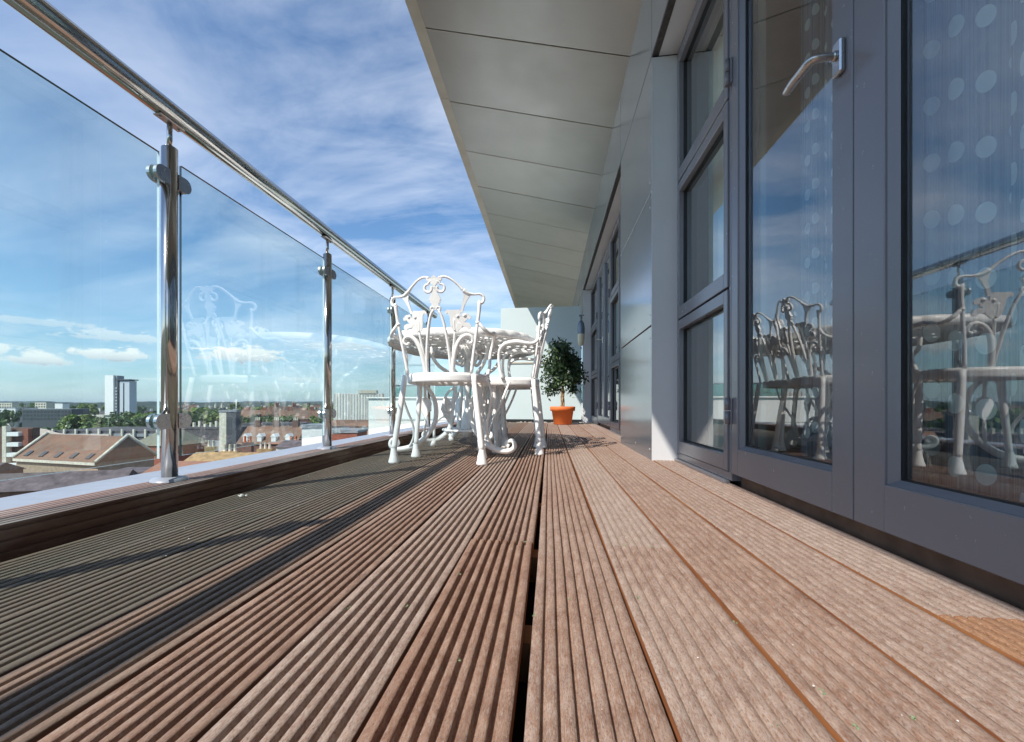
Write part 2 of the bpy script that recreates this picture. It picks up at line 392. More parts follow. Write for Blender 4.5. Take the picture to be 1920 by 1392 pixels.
# ------------------------------------------------------------ deck
PX0, PITCH, GAP, NR = -.027, .1365, .007, 8
def deck():
    mb = MB(); Y0, Y1 = -.7, 6.95
    joints = {-1: [.943], 1: [.949], -3: [2.6], -2: [3.4], 0: [-.2, 3.9], 2: [5.2], 3: [4.6], 4: [.703, 5.8], -4: [1.6], -5: [3.3], -6: [1.1]}
    for k in range(-7, 5):
        xa = PX0+k*PITCH+GAP/2; wd = PITCH-GAP
        if k == -1: wd -= .0015
        if k == 0: xa += .001; wd -= .001
        cuts = [Y0]+joints.get(k, [rnd.uniform(1, 5)])+[Y1]
        if k == -7: wd = min(wd, 1.1)
        for j in range(len(cuts)-1):
            ya, yb = cuts[j]+.0005, cuts[j+1]-.0005
            if yb <= ya: continue
            tone = rnd.uniform(.25, .6)
            if k <= -1: tone = rnd.uniform(.5, .85)
            if k == -2: tone = .28
            if k == -3: tone = .78
            if k == -1 and j == 0: tone = .92
            if k == 0: tone = .60
            if k == 1: tone = .50 if j == 0 else .30
            if k == 2: tone = .64
            if k == 3: tone = .48
            if k == 4: tone = .40
            algae = {-7: .72, -6: .66, -5: .55, -4: .40, -3: .12}.get(k, 0.)
            if k == 4 and j == 0: algae = 1.0
            c0 = (tone, algae, rnd.random()); zo = rnd.uniform(-.0003, .0003) + (.0015 if k == -1 and j == 0 else 0); xo = rnd.uniform(-.0008, .0008)
            if k == -1 and j == 0: xo = -.0015
            rp = wd/NR; prof = []; D = .0085 if k < 0 else .0062
            if k >= 2: D = .0042
            if k == 1: D = .0048
            gw = .0071 if k < 0 else (.0052 if k == 0 else .0040)
            for i in range(NR):
                a = i*rp; 
                if i == 0: prof += [(0, -.022, 1), (0, -.0018, 0), (.0006, -.0005, 0)]
                else: prof += [(a+gw/2, -.0014, 0), (a+gw/2+.0007, -.0004, 0)]
                prof += [(a+rp*.42, 0, 0), (a+rp*.62, .00005, 0)]
                if i == NR-1: prof += [(wd-.0006, -.0005, 0), (wd, -.0018, 0), (wd, -.022, 1)]
                else: prof += [(a+rp-gw/2-.0007, -.0004, 0), (a+rp-gw/2, -.0014, 0), (a+rp-gw/2+.0005, -D, 0), (a+rp+gw/2-.0005, -D, 0)]
            ys = []; y = ya
            while y < yb: ys.append(y); y += .05 if y < 1.6 else (.12 if y < 3 else .4)
            ys.append(yb); b0 = None; n = len(prof); sk = k*3.7
            for y in ys:
                wx = .0009*math.sin(y*2.1+sk)+.0004*math.sin(y*9+sk); wz = .0004*math.sin(y*3.3+sk*2); tl = .004*math.sin(y*.9+sk)
                vs = []
                for q, (px, pz, fl) in enumerate(prof):
                    jit = (rnd.random()-.5)*(.00022 if y < 2 else 0)
                    vs.append((xa+px+xo+wx+jit, y, pz+zo+wz+(px-wd/2)*tl+jit*.8))
                b = mb.add(vs)
                if b0 is not None:
                    for q in range(n-1):
                        mb.col = c0; side = q == 0 or q == n-2
                        mb.mi = (2 if k < 0 else 1) if side else 0; mb.face([b0+q, b+q, b+q+1, b0+q+1][::-1], not side)
                else:
                    mb.mi = 1; e = mb.add(vs); mb.face([e+q for q in range(n)])
                b0 = b
            mb.mi = 1; e = mb.add(vs); mb.face([e+q for q in range(n)][::-1]); mb.mi = 0
    o = mb.build('deck', [M_wood, M_wside, M_kerb]); tag(o, kind='structure')
    u = MB(); u.box(-1.03, .70, -.8, 7.35, -.12, -.075); tag(u.build('deck_underlay', M_under), kind='structure')
    j = MB()
    for y in (-.5, -.05, .365, .612, .945, 1.4, 1.85, 2.3, 2.75, 3.2, 3.65, 4.1, 4.55, 5, 5.45, 5.9, 6.35, 6.8): j.box(-1.02, .655, y-.024, y+.024, -.074, -.0225)
    tag(j.build('deck_joists', M_joist), kind='structure')
    nb = MB(); nb.box(-1.2, .66, 7.44, 14, -.06, -.004); tag(nb.build('neighbouring_deck', simple('pale_neighbour_deck', (.52, .45, .39), .8)), kind='structure')
deck()

# kerb along the outer edge
kb = thing('kerb', 'low brown grooved timber kerb with pale grey metal capping under the glass balustrade', 'kerb', (-1.117, 3, 0))
KZ = .058
m = MB(); YA, YB = -3.9, 4.35
def strip(mb, prof, ys, smooth=False):
    b0 = None
    for y in ys:
        b = mb.add([(x, y, z) for x, z in prof])
        if b0 is not None:
            for q in range(len(prof)-1): mb.face([b0+q, b+q, b+q+1, b0+q+1], smooth)
        b0 = b
pr = [(.097+.0, -.09)]
for i in range(3):  # grooved inner face
    z = -.012+i*.0215; pr += [(.097, z), (.097, z+.0155), (.0925, z+.017), (.0925, z+.020)]
pr += [(.097, .0535), (.0955, KZ)]
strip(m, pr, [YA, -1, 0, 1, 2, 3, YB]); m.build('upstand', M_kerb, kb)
m = MB(); pt = [(.0955, KZ)]
for i in range(7):
    x = .0955-.0185*(i+1); pt += [(x+.006, KZ), (x+.005, KZ-.003), (x+.001, KZ-.003), (x, KZ)]
pt += [(-.045, KZ), (-.045, KZ-.03)]
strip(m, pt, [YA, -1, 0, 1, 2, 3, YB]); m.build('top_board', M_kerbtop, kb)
m = MB(); m.rbox(-.225, -.046, YA, YB, .01, KZ-.004, .002); m.box(-.222, -.2, YA, YB, -.5, .009); m.build('capping', M_lead, kb)

# ------------------------------------------------------------ balustrade
bal = thing('balustrade', 'clear glass balustrade with polished steel posts and round handrail along the deck edge', 'balustrade', (-1.117, 3, 0))
XP = 0.0; POSTY = [1.194+.97*k for k in (-4, -3, -2, -1, 0, 1, 2, 3)]
def by(y): return y-3
m = MB(); m.tube([(0, by(-3.0), 1.155), (0, by(4.35), 1.155)], .0295, 40)
m.build('handrail', M_steel, bal)
def post_proto():
    m = MB(); m.tube([(0, 0, KZ+.004), (0, 0, 1.045)], .0215, 32); m.tube([(0, 0, 1.045), (0, 0, 1.052)], [.0215, .012], 32)
    p = m.build('post', M_steel, bal)
    m = MB(); m.tube([(0, 0, 1.05), (0, 0, 1.122)], .0075, 16); m.build('rail_stem', M_steel, p)
    m = MB(); m.rbox(-.014, .014, -.045, .045, 1.1210, 1.1260, .002)
    for s in (-1, 1): m.tube([(0, s*.034, 1.117), (0, s*.034, 1.121)], .004, 8)
    m.build('rail_saddle', M_clamp, p)
    m = MB(); m.lathe([(.0, KZ+.012), (.022, KZ+.012), (.046, KZ+.008), (.05, KZ+.0005)], 28); m.build('base_plate', M_lead, p)
    for z in (.952, .235):
        for s in (-1, 1):
            m = MB()
            for xx0, xx1 in ((-.017, -.0065), (.0065, .017)):
                outline = [(0.016, -.0225), (.042, -.0225)]+[(.042+.0225*math.sin(a), -.0225*math.cos(a)) for a in [math.pi*i/10 for i in range(1, 10)]]+[(.042, .0225), (.016, .0225)]
                for face_x in (0,):
                    A = [(xx0, s*u_, z+v_) for u_, v_ in outline]; B = [(xx1, s*u_, z+v_) for u_, v_ in outline]
                    a = m.add(A); b = m.add(B); n = len(outline)
                    m.face(range(a, a+n)); m.face(list(range(b, b+n))[::-1])
                    for k in range(n): m.face([a+k, b+k, b+(k+1) % n, a+(k+1) % n])
            m.tube([(-.012, s*.018, z), (.012, s*.018, z)], .012, 12)
            for zz_ in (-.010, .010): m.tube([(.0165, s*.026, z+zz_), (.0185, s*.026, z+zz_)], .0035, 10)
            m.build('clamp', M_clamp, p)
    return p
proto = post_proto(); proto.location = (0, by(POSTY[0]), 0)
for y in POSTY[1:]:
    c = proto.copy(); COL.objects.link(c); c.location = (0, by(y), 0)
    for ch in [o for o in COL.objects if o.parent == proto]:
        d = ch.copy(); COL.objects.link(d); d.parent = c
for i in range(len(POSTY)):
    ya = POSTY[i]+.040; yb = (POSTY[i+1] if i+1 < len(POSTY) else 4.35+.04)-.040
    if yb-ya < .1: continue
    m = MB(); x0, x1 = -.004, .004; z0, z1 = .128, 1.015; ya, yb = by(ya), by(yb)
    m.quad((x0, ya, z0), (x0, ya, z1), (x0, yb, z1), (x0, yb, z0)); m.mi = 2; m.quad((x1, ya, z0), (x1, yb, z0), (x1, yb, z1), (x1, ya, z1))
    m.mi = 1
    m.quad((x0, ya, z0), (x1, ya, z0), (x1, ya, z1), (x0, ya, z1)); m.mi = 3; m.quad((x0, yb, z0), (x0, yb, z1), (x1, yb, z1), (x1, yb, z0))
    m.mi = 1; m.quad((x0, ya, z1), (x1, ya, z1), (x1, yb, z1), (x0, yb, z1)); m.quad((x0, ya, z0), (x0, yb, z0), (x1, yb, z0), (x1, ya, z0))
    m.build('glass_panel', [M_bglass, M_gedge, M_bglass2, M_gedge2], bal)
# the balustrade turns the corner at the far left end of the deck
# ------------------------------------------------------------ the apartment building on the right
bd = thing('apartment_building', 'grey clad apartment facade with slate doors and metal soffit beside the deck', 'building', (.64, 3, 0))
BX, BY = .64, 3.
def W(mb, x0, x1, y0, y1, z0, z1, r=None):
    if r: mb.rbox(x0-BX, x1-BX, y0-BY, y1-BY, z0, z1, r)
    else: mb.box(x0-BX, x1-BX, y0-BY, y1-BY, z0, z1)
XF = .515
# piers and fascia: cladding panels with open joints over a dark backing
def piece(y0, y1, z0, z1, x=XF, t=.012):
    mb = MB(); W(mb, x, x+t, y0, y1, z0, z1, .0015); return mb
BAYS = [(-.28, 2.412), (3.43, 7.2)]
wl = MB()
for y0, y1 in ((-2.5, -.28), (2.412, 3.43), (7.2, 12)): W(wl, XF+.0125, BX+.30, y0+.013, y1-.013, -.3, 2.05)
W(wl, XF+.0125, BX+.30, -2.5, 12, 2.10, 2.9); wl.build('wall', M_gasket, bd)
for y0, y1 in ((2.412, 3.43), (-1.4, -.28), (7.2, 8.2)):
    for z0, z1 in ((-.02, .682), (.690, 1.362), (1.370, 2.050)):
        piece(y0+.002, y1-.002, z0, z1).build('cladding_panel', M_clad, bd)
for y0, y1 in ((-2.4, -.282), (-.276, 2.409), (2.415, 3.427), (3.433, 5.3), (5.306, 7.197), (7.203, 9.6), (9.606, 12)):
    piece(y0, y1, 2.060, 2.66).build('cladding_panel', M_clad, bd)
for y, z in ((2.45, .625), (2.45, .745), (2.9, .625), (2.9, .745), (2.46, .05), (2.85, .05), (2.45, 1.30), (2.45, 1.43), (3.38, .05)):
    sb = MB(); sb.tube([(XF-BX-.0015, y-BY, z), (XF-BX+.001, y-BY, z)], .0055, 10); sb.build('panel_rivet', M_clamp, bd)
rv = MB()
for y0, y1 in BAYS:
    W(rv, XF+.0005, BX+.001, y0-.012, y0-.0005, -.02, 2.047); W(rv, XF+.0005, BX+.001, y1+.0005, y1+.012, -.02, 2.047)
    W(rv, XF+.035, BX+.001, y0, y1, 2.052, 2.062)
rv.build('reveal', M_reveal, bd)
vt = MB()
for y0, y1 in BAYS:
    W(vt, XF+.004, XF+.034, y0, y1, 2.055, 2.059)
vt.build('vent', M_vent, bd)
# soffit canopy
SI, SO = (.545, 2.535), (-.85, 2.90)
def sofZ(x): return SI[1]+(SO[1]-SI[1])*(x-SI[0])/(SO[0]-SI[0])
cp = MB(); ys = -2.36
JY = 3.06; SP = .775
k = -7
while JY+SP*k < 13.5:
    ya = JY+SP*k+.003; yb = JY+SP*(k+1)-.003; tn = rnd.uniform(.88, 1.06); cp.col = (tn, tn, tn*.99)
    xa, xb = SI[0], SO[0]; dz = rnd.uniform(-.001, .001)
    za, zb = sofZ(xa)+dz, sofZ(xb)+dz; P = [(xa-BX, ya-BY, za), (xb-BX, ya-BY, zb), (xb-BX, yb-BY, zb), (xa-BX, yb-BY, za)]
    Q = [(x, y, z+.02) for x, y, z in P]; b = cp.add(P+Q)
    for q in ((0, 1, 2, 3), (7, 6, 5, 4), (0, 4, 5, 1), (1, 5, 6, 2), (2, 6, 7, 3), (3, 7, 4, 0)): cp.face([b+i for i in q])
    k += 1
cp.build('soffit', M_soffit, bd)
k = -6
while JY+SP*k < 13.5:
    cs = MB(); y = JY+SP*k-BY+.007; cs.quad((SI[0]-BX, y-.0028, sofZ(SI[0])-.0018), (SI[0]-BX, y+.0028, sofZ(SI[0])-.0018), (SO[0]-BX, y+.0028, sofZ(SO[0])-.0018), (SO[0]-BX, y-.0028, sofZ(SO[0])-.0018)); cs.build('soffit_joint_highlight', M_lip, bd); k += 1  # pale strip beside each joint paints in the light its edge catches
rf = MB()  # roof slab above the soffit, and its pressed-metal edge
y0, y1 = -2.4, 13.8
b = rf.add([(BX+4-BX, y0-BY, 2.9), (SI[0]-BX, y0-BY, sofZ(SI[0])+.021), (SO[0]-BX, y0-BY, sofZ(SO[0])+.021), (SO[0]-BX, y0-BY, 3.02), (BX+4-BX, y0-BY, 3.1)]+
           [(BX+4-BX, y1-BY, 2.9), (SI[0]-BX, y1-BY, sofZ(SI[0])+.021), (SO[0]-BX, y1-BY, sofZ(SO[0])+.021), (SO[0]-BX, y1-BY, 3.02), (BX+4-BX, y1-BY, 3.1)])
for q in range(5): rf.face([b+q, b+(q+1) % 5, b+5+(q+1) % 5, b+5+q])
rf.face([b+q for q in range(5)][::-1]); rf.face([b+5+q for q in range(5)]); rf.build('roof', M_reveal, bd)
lp = MB()
for i in range(11):
    ya = -2.4+i*1.55; yb = ya+1.546
    P = [(SO[0]-.001-BX, SO[1]+.001), (SO[0]-.08-BX, SO[1]+.012), (SO[0]-.085-BX, SO[1]+.05), (SO[0]-.08-BX, 3.06), (SO[0]-.001-BX, 3.03)]
    a = lp.add([(x, ya-BY, z) for x, z in P]); c = lp.add([(x, yb-BY, z) for x, z in P]); n = len(P)
    for q in range(n): lp.face([a+q, a+(q+1) % n, c+(q+1) % n, c+q][::-1])
    lp.face([a+q for q in range(n)]); lp.face([c+q for q in range(n)][::-1])
lp.build('roof_edge', M_lip, bd)
# rooms behind
rm = MB()
W(rm, BX+3.2, BX+3.3, -2.4, 12, -.2, 2.5); W(rm, BX+.31, BX+3.2, 2.9, 2.96, 0, 2.5); W(rm, BX+.31, BX+3.2, -2.4, -2.3, 0, 2.5); W(rm, BX+.06, BX+3.2, -2.3, 12, 2.30, 2.34); W(rm, BX+.31, BX+3.2, 11.9, 12, 0, 2.3)
W(rm, .79, .82, 1.88, 2.89, .031, 2.29); rm.build('inner_wall_and_bounce_panel', M_room, bd)  # panel added behind the sidelight to catch skylight and brighten its panes
rm = MB(); W(rm, BX+.075, BX+3.2, -2.3, 12, -.1, .03); rm.build('inner_floor', M_roomfloor, bd)

# windows / doors.  frames sit at X .60-.67
def frame_rect(mb, y0, y1, z0, z1, wl_, wr, wb, wt, x0, x1, r=.002):
    """four frame members butted round an opening (y0<y1); wl_ on the y0 side"""
    W(mb, x0, x1, y0, y0+wl_, z0, z1, r); W(mb, x0, x1, y1-wr, y1, z0, z1, r)
    W(mb, x0, x1, y0+wl_, y1-wr, z0, z0+wb, r); W(mb, x0, x1, y0+wl_, y1-wr, z1-wt, z1, r)
def pane(parent, y0, y1, z0, z1, x):
    m = MB()
    for xx in (x, x+.012):
        m.mi = 0 if xx == x else 1
        a = m.add([(xx-BX, y0-BY, z0), (xx-BX, y0-BY, z1), (xx-BX, y1-BY, z1), (xx-BX, y1-BY, z0)]); m.face([a, a+1, a+2, a+3])
    return m.build('pane', [M_wglass, M_wglass2], parent)
def gasket(parent, y0, y1, z0, z1, x):
    m = MB(); t = .005
    W(m, x-.001, x+.014, y0, y0+t, z0, z1); W(m, x-.001, x+.014, y1-t, y1, z0, z1); W(m, x-.001, x+.014, y0+t, y1-t, z0, z0+t); W(m, x-.001, x+.014, y0+t, y1-t, z1-t, z1)
    # black cavity spacer seen at an angle behind the sight line
    return m.build('gasket', M_gasket, parent)
def sidelight(y0, y1):
    m = MB(); x0, x1 = .632, .70; F = .022
    frame_rect(m, y0, y1, .012, 2.050, F, F, .03, .03, x0+.006, x1)
    fr = m.build('window', M_frame, bd)
    zs = [(.044, .698), (.706, 1.378), (1.386, 2.018)]
    for z0, z1 in zs:
        m = MB(); frame_rect(m, y0+F+.002, y1-F-.002, z0, z1, .036, .026, .058, .046, x0, x1-.006); m.build('sash', M_frame, fr)
        ga, gb = y0+F+.038, y1-F-.028
        gasket(fr, ga-.0005, gb+.0005, z0+.0575, z1-.0455, .655); pane(fr, ga+.003, gb-.003, z0+.06, z1-.05, .662)
    m = MB(); W(m, .622, .645, y0+.03, y1-.005, .000, .0118, .001); m.build('sill', M_frame, fr)
    return fr
def hinge(parent, y, z):
    m = MB()
    for a, b_ in ((0, .045), (.048, .093)): m.tube([(.622-BX, y-BY, z+a), (.622-BX, y-BY, z+b_)], .0085, 14)
    W(m, .628, .6335, y-.018, y+.018, z+.004, z+.089, .001); m.build('hinge', M_gasket if False else M_frame, parent)
def door(y0, y1, sa=.066, sb_=.066, hinge_y=None, handle_y=None):
    m = MB(); x0, x1 = .634, .70
    frame_rect(m, y0+.002, y1-.002, .040, 2.035, sa-.004, sb_-.004, .092, .09, x0, x1, .002)
    d = m.build('door', M_frame, bd)
    # raised glazing bead
    m = MB(); ga, gb, za, zb = y0+sa-.002, y1-sb_+.002, .132, 1.945
    x = x0+.006
    def bev(pts): i = m.add([(p[0]-BX, p[1]-BY, p[2]) for p in pts]); m.face([i, i+1, i+2, i+3])
    B = .013; xi = .654
    bev([(x, ga, za), (x, gb, za), (xi, gb-B, za+B*.8), (xi, ga+B, za+B*.8)])
    bev([(x, gb, zb), (x, ga, zb), (xi, ga+B, zb-B), (xi, gb-B, zb-B)])
    bev([(x, ga, zb), (x, ga, za), (xi, ga+B, za+B*.8), (xi, ga+B, zb-B)])
    bev([(x, gb, za), (x, gb, zb), (xi, gb-B, zb-B), (xi, gb-B, za+B*.8)])
    m.build('glazing_bead', M_frame, d)
    gasket(d, ga+B-.002, gb-B+.002, za+B*.8-.002, zb-B+.002, .656); pane(d, ga+B+.002, gb-B-.002, za+B*.8+.002, zb-B-.002, .659)
    if hinge_y is not None:
        for z in (.215, 1.41): hinge(d, hinge_y, z)
    if handle_y is not None:
        hy = handle_y-BY; m = MB(); X0 = x0-BX
        m.rbox(X0-.012, X0-.0005, hy-.015, hy+.015, 1.008, 1.082, .003)
        m.tube([(X0-.012, hy, 1.050), (X0-.020, hy, 1.050)], .0105, 16)
        m.tube([(X0-.018, hy, 1.050), (X0-.048, hy+.001, 1.050), (X0-.058, hy+.010, 1.050), (X0-.060, hy+.035, 1.049), (X0-.062, hy+.075, 1.048), (X0-.060, hy+.108, 1.047)], [.0095, .0105, .0115, .0112, .0105, .0095], 14, sub=5, flat=.75)
        m.build('handle', M_clamp, d)
    return d
sidelight(1.722, 2.410)
door(1.066, 1.712, .074, .054, hinge_y=1.717, handle_y=1.103)
door(.412, 1.066, .066, .092, hinge_y=.408); sidelight(-.278, .400)
sidelight(3.432, 4.28); sidelight(4.284, 4.95); door(4.955, 5.58, hinge_y=4.952, handle_y=5.545); door(5.58, 6.21, hinge_y=6.212); sidelight(6.215, 7.198)
th = MB()
for y0, y1 in ((.404, 1.718), (4.953, 6.212)):
    th = MB(); W(th, .668, .72, y0, y1, -.03, .030); th.build('threshold', M_thresh, bd)
th = MB(); W(th, .668, .72, 1.722, 2.41, -.03, .0105); W(th, .66, .667, -.2, 7.2, -.06, -.012); th.build('drip_seal', M_gasket, bd)
# curtains
def curtain(y0, y1, x, z0, z1, label, seed):
    r = random.Random(seed); m = MB(); n = int((y1-y0)/.004); u = 0; prev = None; ph = r.random()*6; cols = []
    for i in range(n+1):
        y = y0+(y1-y0)*i/n
        xx = .020*math.sin(y*58+2*math.sin(y*7.3+ph)+ph)+.007*math.sin(y*131+ph*2)
        yy = y+.008*math.sin(y*97+ph)
        if prev: u += math.hypot(xx-prev[0], yy-prev[1])
        prev = (xx, yy); cols.append((xx, yy, u))
    b0 = None
    for k in range(5):
        z = z0+(z1-z0)*k/4; b = len(m.v)
        for xx, yy, u in cols:
            m.uv[len(m.v)] = (u*1.45, z); m.v.append((xx*(1-.1*k/4), yy-(y0+y1)/2, z))
        if b0 is not None:
            for i in range(len(cols)-1): m.face([b0+i, b0+i+1, b+i+1, b+i], True)
        b0 = b
    tag(m.build('curtain', M_curtain, loc=(x, (y0+y1)/2, 0)), label, 'curtain', 'spotted curtains behind the glass doors')
curtain(-.20, 1.14, .80, .04, 2.25, 'blue grey spotted curtain hanging behind the nearer glass door, at the right edge', 3)
curtain(1.17, 1.86, .93, .04, 2.25, 'blue grey spotted curtain hanging behind the glass door with the lever handle', 5)

# wall lamp
lm = thing('wall_light', 'small grey capsule wall lamp with cream lower half beside the privacy screen', 'wall light', (.50, 6.95, 1.15))
m = MB(); m.lathe([(0, 0), (.03, .01), (.046, .05), (.05, .12), (.05, .20)], 18, (-.03, 0, 0)); m.build('diffuser', M_lampw, lm)
m = MB(); m.lathe([(.052, .18), (.054, .26), (.046, .34), (.02, .38), (0, .385)], 18, (-.03, 0, 0)); m.tube([(-.03, 0, .385), (-.03, 0, .45)], .012, 10); m.box(-.06, .014, -.03, .03, .45, .465); m.build('lamp_body', M_lampg, lm)

# privacy screen at the end of the deck
ps = thing('privacy_screen', 'tall pale green panelled privacy screen closing the far end of the deck', 'screen', (-.1, 7.35, 0))
m = MB(); m.rbox(-.68, .60, 0, .03, .03, 1.835, .003); m.build('panel', M_screen, ps)
m = MB(); m.rbox(-.55, .59, -.015, -.001, .93, .955, .003); m.build('rail_shadow_bar', M_lip, ps)  # tan bar stands in for the handrail's shadow line across the screen
m = MB(); m.box(-.68, .6, .005, .025, -.02, .0295); m.build('foot_channel', M_gasket, ps)
# pebbles in the drainage strip under the screen
m = MB(); rp = random.Random(5)
for i in range(260):
    x = rp.uniform(-1.0, .5); y = rp.uniform(6.98, 7.33); r = rp.uniform(.008, .022); 
    m.lathe([(0, -r*.6), (r*.8, -r*.3), (r, 0), (r*.7, r*.45), (0, r*.6)], 6, (x, y, -.045+rp.uniform(0, .035)), sx=rp.uniform(.8, 1.4), sy=rp.uniform(.8, 1.2))
tag(m.build('pebbles', M_gravel), 'loose brown pebbles in the drainage strip under the screen', 'pebbles', kind='stuff')

# white enclosure and glass screen of the neighbouring roof
en = thing('roof_enclosure', 'white panelled rooftop enclosure beyond the balustrade', 'enclosure', (-1.9, 7.6, 0))
M_wpanel = simple('white_panel', (.86, .88, .85), .5, 0, .03, 2, .05)
m = MB()
for i in range(3):
    z0 = (-2.2, -.285, -.0)[i]; z1 = (-.292, -.007, .372)[i]
    m.rbox(-1.25, 1.0, 0, 2.2, z0, z1, .003)
m.build('panel', M_wpanel, en)
m = MB(); m.rbox(-1.28, 1.03, -.03, 2.23, .374, .40, .004); m.build('coping', M_wpanel, en)
gs = thing('glass_screen', 'pale teal glass screen standing behind the white enclosure', 'glass screen', (-2.0, 11.0, .0))
M_tglass = mat('teal_screen_glass', glassf(.10, (.50, .70, .70)))
for i in range(5):
    m = MB(); m.box(-1.9+i*.86, -1.9+i*.86+.83, 0, .012, .30, .72); m.build('glass_panel', M_tglass, gs)
m = MB(); m.tube([(-1.95, 0, .74), (2.4, 0, .74)], .018, 10); m.build('top_rail', M_clamp, gs)
m = MB(); m.box(-1.95, 2.4, -.1, .1, -3, .296); m.build('plinth', M_wpanel, gs)

# ------------------------------------------------------------ chairs
def lattice(m, P, rings, nseg, z, t, hole):
    """pierced casting: polar cells, each a solid quad with a rounded hole"""
    for j in range(len(rings)-1):
        n = max(10, int(nseg*(.35+.65*rings[j+1]))); off = .5*(j % 2)
        for i in range(n):
            a0 = 2*math.pi*(i+off)/n; a1 = 2*math.pi*(i+1+off)/n; f0, f1 = rings[j], rings[j+1]
            out_ = []; inn = []; am = (a0+a1)/2; fm = (f0+f1)/2; K = 3
            for q in range(4*K):
                e, u = divmod(q, K); u = u/K
                fa = [(f0+(f1-f0)*0, a0+(a1-a0)*u), (f0+(f1-f0)*u, a1), (f1, a1-(a1-a0)*u), (f1-(f1-f0)*u, a0)][e]; out_.append(P(fa[1], fa[0]))
                ang = math.pi*2*(q/(4*K))+math.pi*1.25
                hh_ = hole*(1+.25*math.sin(i*3.1+j*1.7)); inn.append(P(am+(a1-a0)*.5*hh_*math.cos(ang), fm+(f1-f0)*.5*hh_*math.sin(ang)))
            N_ = 4*K
            for zz_ in (z, z-t):
                bo = m.add([(x, y, zz_) for x, y in out_]); bi = m.add([(x, y, zz_+(-.002 if zz_ == z else .0)) for x, y in inn])
                for q in range(N_):
                    f_ = [bo+q, bo+(q+1) % N_, bi+(q+1) % N_, bi+q]; m.face(f_ if zz_ == z else f_[::-1])
                if zz_ == z: top = bi
            for q in range(N_): m.face([top+q, top+(q+1) % N_, bi+(q+1) % N_, bi+q])
def make_chair():
    t = thing('garden_chair', '', 'chair', (0, 0, 0), 0, 'white scrollwork garden chairs around the table')
    def bp(zx, zy, off=0.):   # backrest drawing (x across, z up), leaning back with height
        x = zx*.000383; z = .914-zy*.000383
        return (x, .045-.105*max(0, (z-.43))/.44+.7*x*x*max(0, (z-.43))/.3+off, z)
    def wrap(q): return Vector((q.x, .045-.105*max(0, (q.z-.43))/.44+.7*q.x*q.x*max(0, (q.z-.43))/.3+q.y, q.z))
    m = MB()
    def TB(p, r, n, sub=0): m.tube(p, [q*1.10 for q in r] if isinstance(r, list) else r*1.10, n, sub=sub, flat=.85)
    for s in (-1, 1):
        C = lambda pts: [bp(s*a, b) for a, b in pts]
        TB(C([(60, 118), (130, 108), (210, 140), (290, 205), (345, 262)]), [.0062, .0062, .0058, .0060, .0085], 8, sub=5)
        TB(C([(345, 262), (400, 298), (470, 308), (540, 303), (580, 330), (583, 375), (560, 405), (533, 398), (536, 378)]), [.0105, .009, .0062, .0062, .0075, .008, .0085, .0085, .006], 8, sub=5)
        TB(C([(536, 395), (525, 520), (505, 650), (478, 830), (445, 1030), (412, 1262)]), [.009, .0072, .0072, .0068, .0068, .0078], 8, sub=4)
        TB(C([(512, 625), (507, 652)]), .0105, 8)
        P = lambda pts: [(s*a*.000383, .914-b*.000383) for a, b in pts]
        m.plate(P([(338, 262), (392, 285), (440, 312), (395, 370), (352, 450), (330, 525), (296, 525), (325, 440), (348, 360)]), .010, wrap)
        m.plate(P([(122, 505), (145, 488), (190, 495), (290, 488), (306, 520), (305, 580), (322, 556), (350, 532), (395, 536), (428, 565), (430, 595), (405, 603), (385, 590), (372, 618), (345, 640),
                   (385, 640), (420, 655), (430, 690), (418, 720), (385, 722), (378, 700), (340, 690), (300, 712), (262, 748), (215, 750), (185, 715), (172, 640), (170, 560), (150, 525), (128, 540), (115, 525)]), .010, wrap)
        for cx, cy, rr in ((352, 555, 22), (268, 565, 20)): m.lathe([(0, -.008), (rr*.00038, -.006), (rr*.0005, 0), (rr*.00038, .006), (0, .008)], 10, M=Matrix.Translation(Vector(bp(s*cx, cy))) @ Matrix.Rotation(R(90), 4, 'X'))
        TB(C([(225, 590), (222, 680), (228, 745)]), .0072, 6, sub=3); TB(C([(330, 700), (275, 640), (235, 740)]), .0055, 6, sub=3)
        TB(C([(228, 748), (212, 860), (190, 1000), (178, 1262)]), [.006, .005, .005, .0055], 8, sub=4)
        TB(C([(38, 500), (70, 560), (102, 690), (132, 900), (150, 1100), (158, 1262)]), [.0068, .007, .0075, .008, .0082, .009], 8, sub=4)
        TB(C([(168, 1262), (192, 1100), (232, 940), (288, 840), (352, 795), (412, 800), (440, 840), (430, 880), (392, 890), (372, 868)]), [.011, .011, .0105, .0095, .0085, .0075, .0068, .0062, .0062, .0070], 8, sub=5)
        ring = [(78+46*math.cos(a), 236+46*math.sin(a)) for a in [R(-95+i*30) for i in range(11)]]
        TB(C([(28, 150), (62, 165)]+ring), [.006]*3+[.0068, .0072, .0078, .0078], 8, sub=3)
        TB(C([(10, 470), (30, 452), (52, 458), (58, 480), (42, 495), (24, 488)]), .0062, 8, sub=4)
    P = lambda pts: [(a*.000383, .914-b*.000383) for a, b in pts]
    half = [(0, 92), (22, 104), (34, 122), (70, 112), (98, 122), (92, 148), (58, 160), (40, 178), (18, 205), (10, 235)]
    m.plate(P(half+[(-a, b) for a, b in half[::-1][:-1]]), .012, wrap)
    half = [(0, 232), (22, 268), (50, 318), (78, 372), (58, 382), (64, 404), (44, 412), (46, 440), (26, 452), (20, 486), (0, 490)]
    m.plate(P(half+[(-a, b) for a, b in half[::-1][1:-1]]), .012, wrap)
    m.build('backrest', M_white, t)
    # seat: pierced shield-shaped seat in a rolled rim
    m = MB(); N = 40; out = []
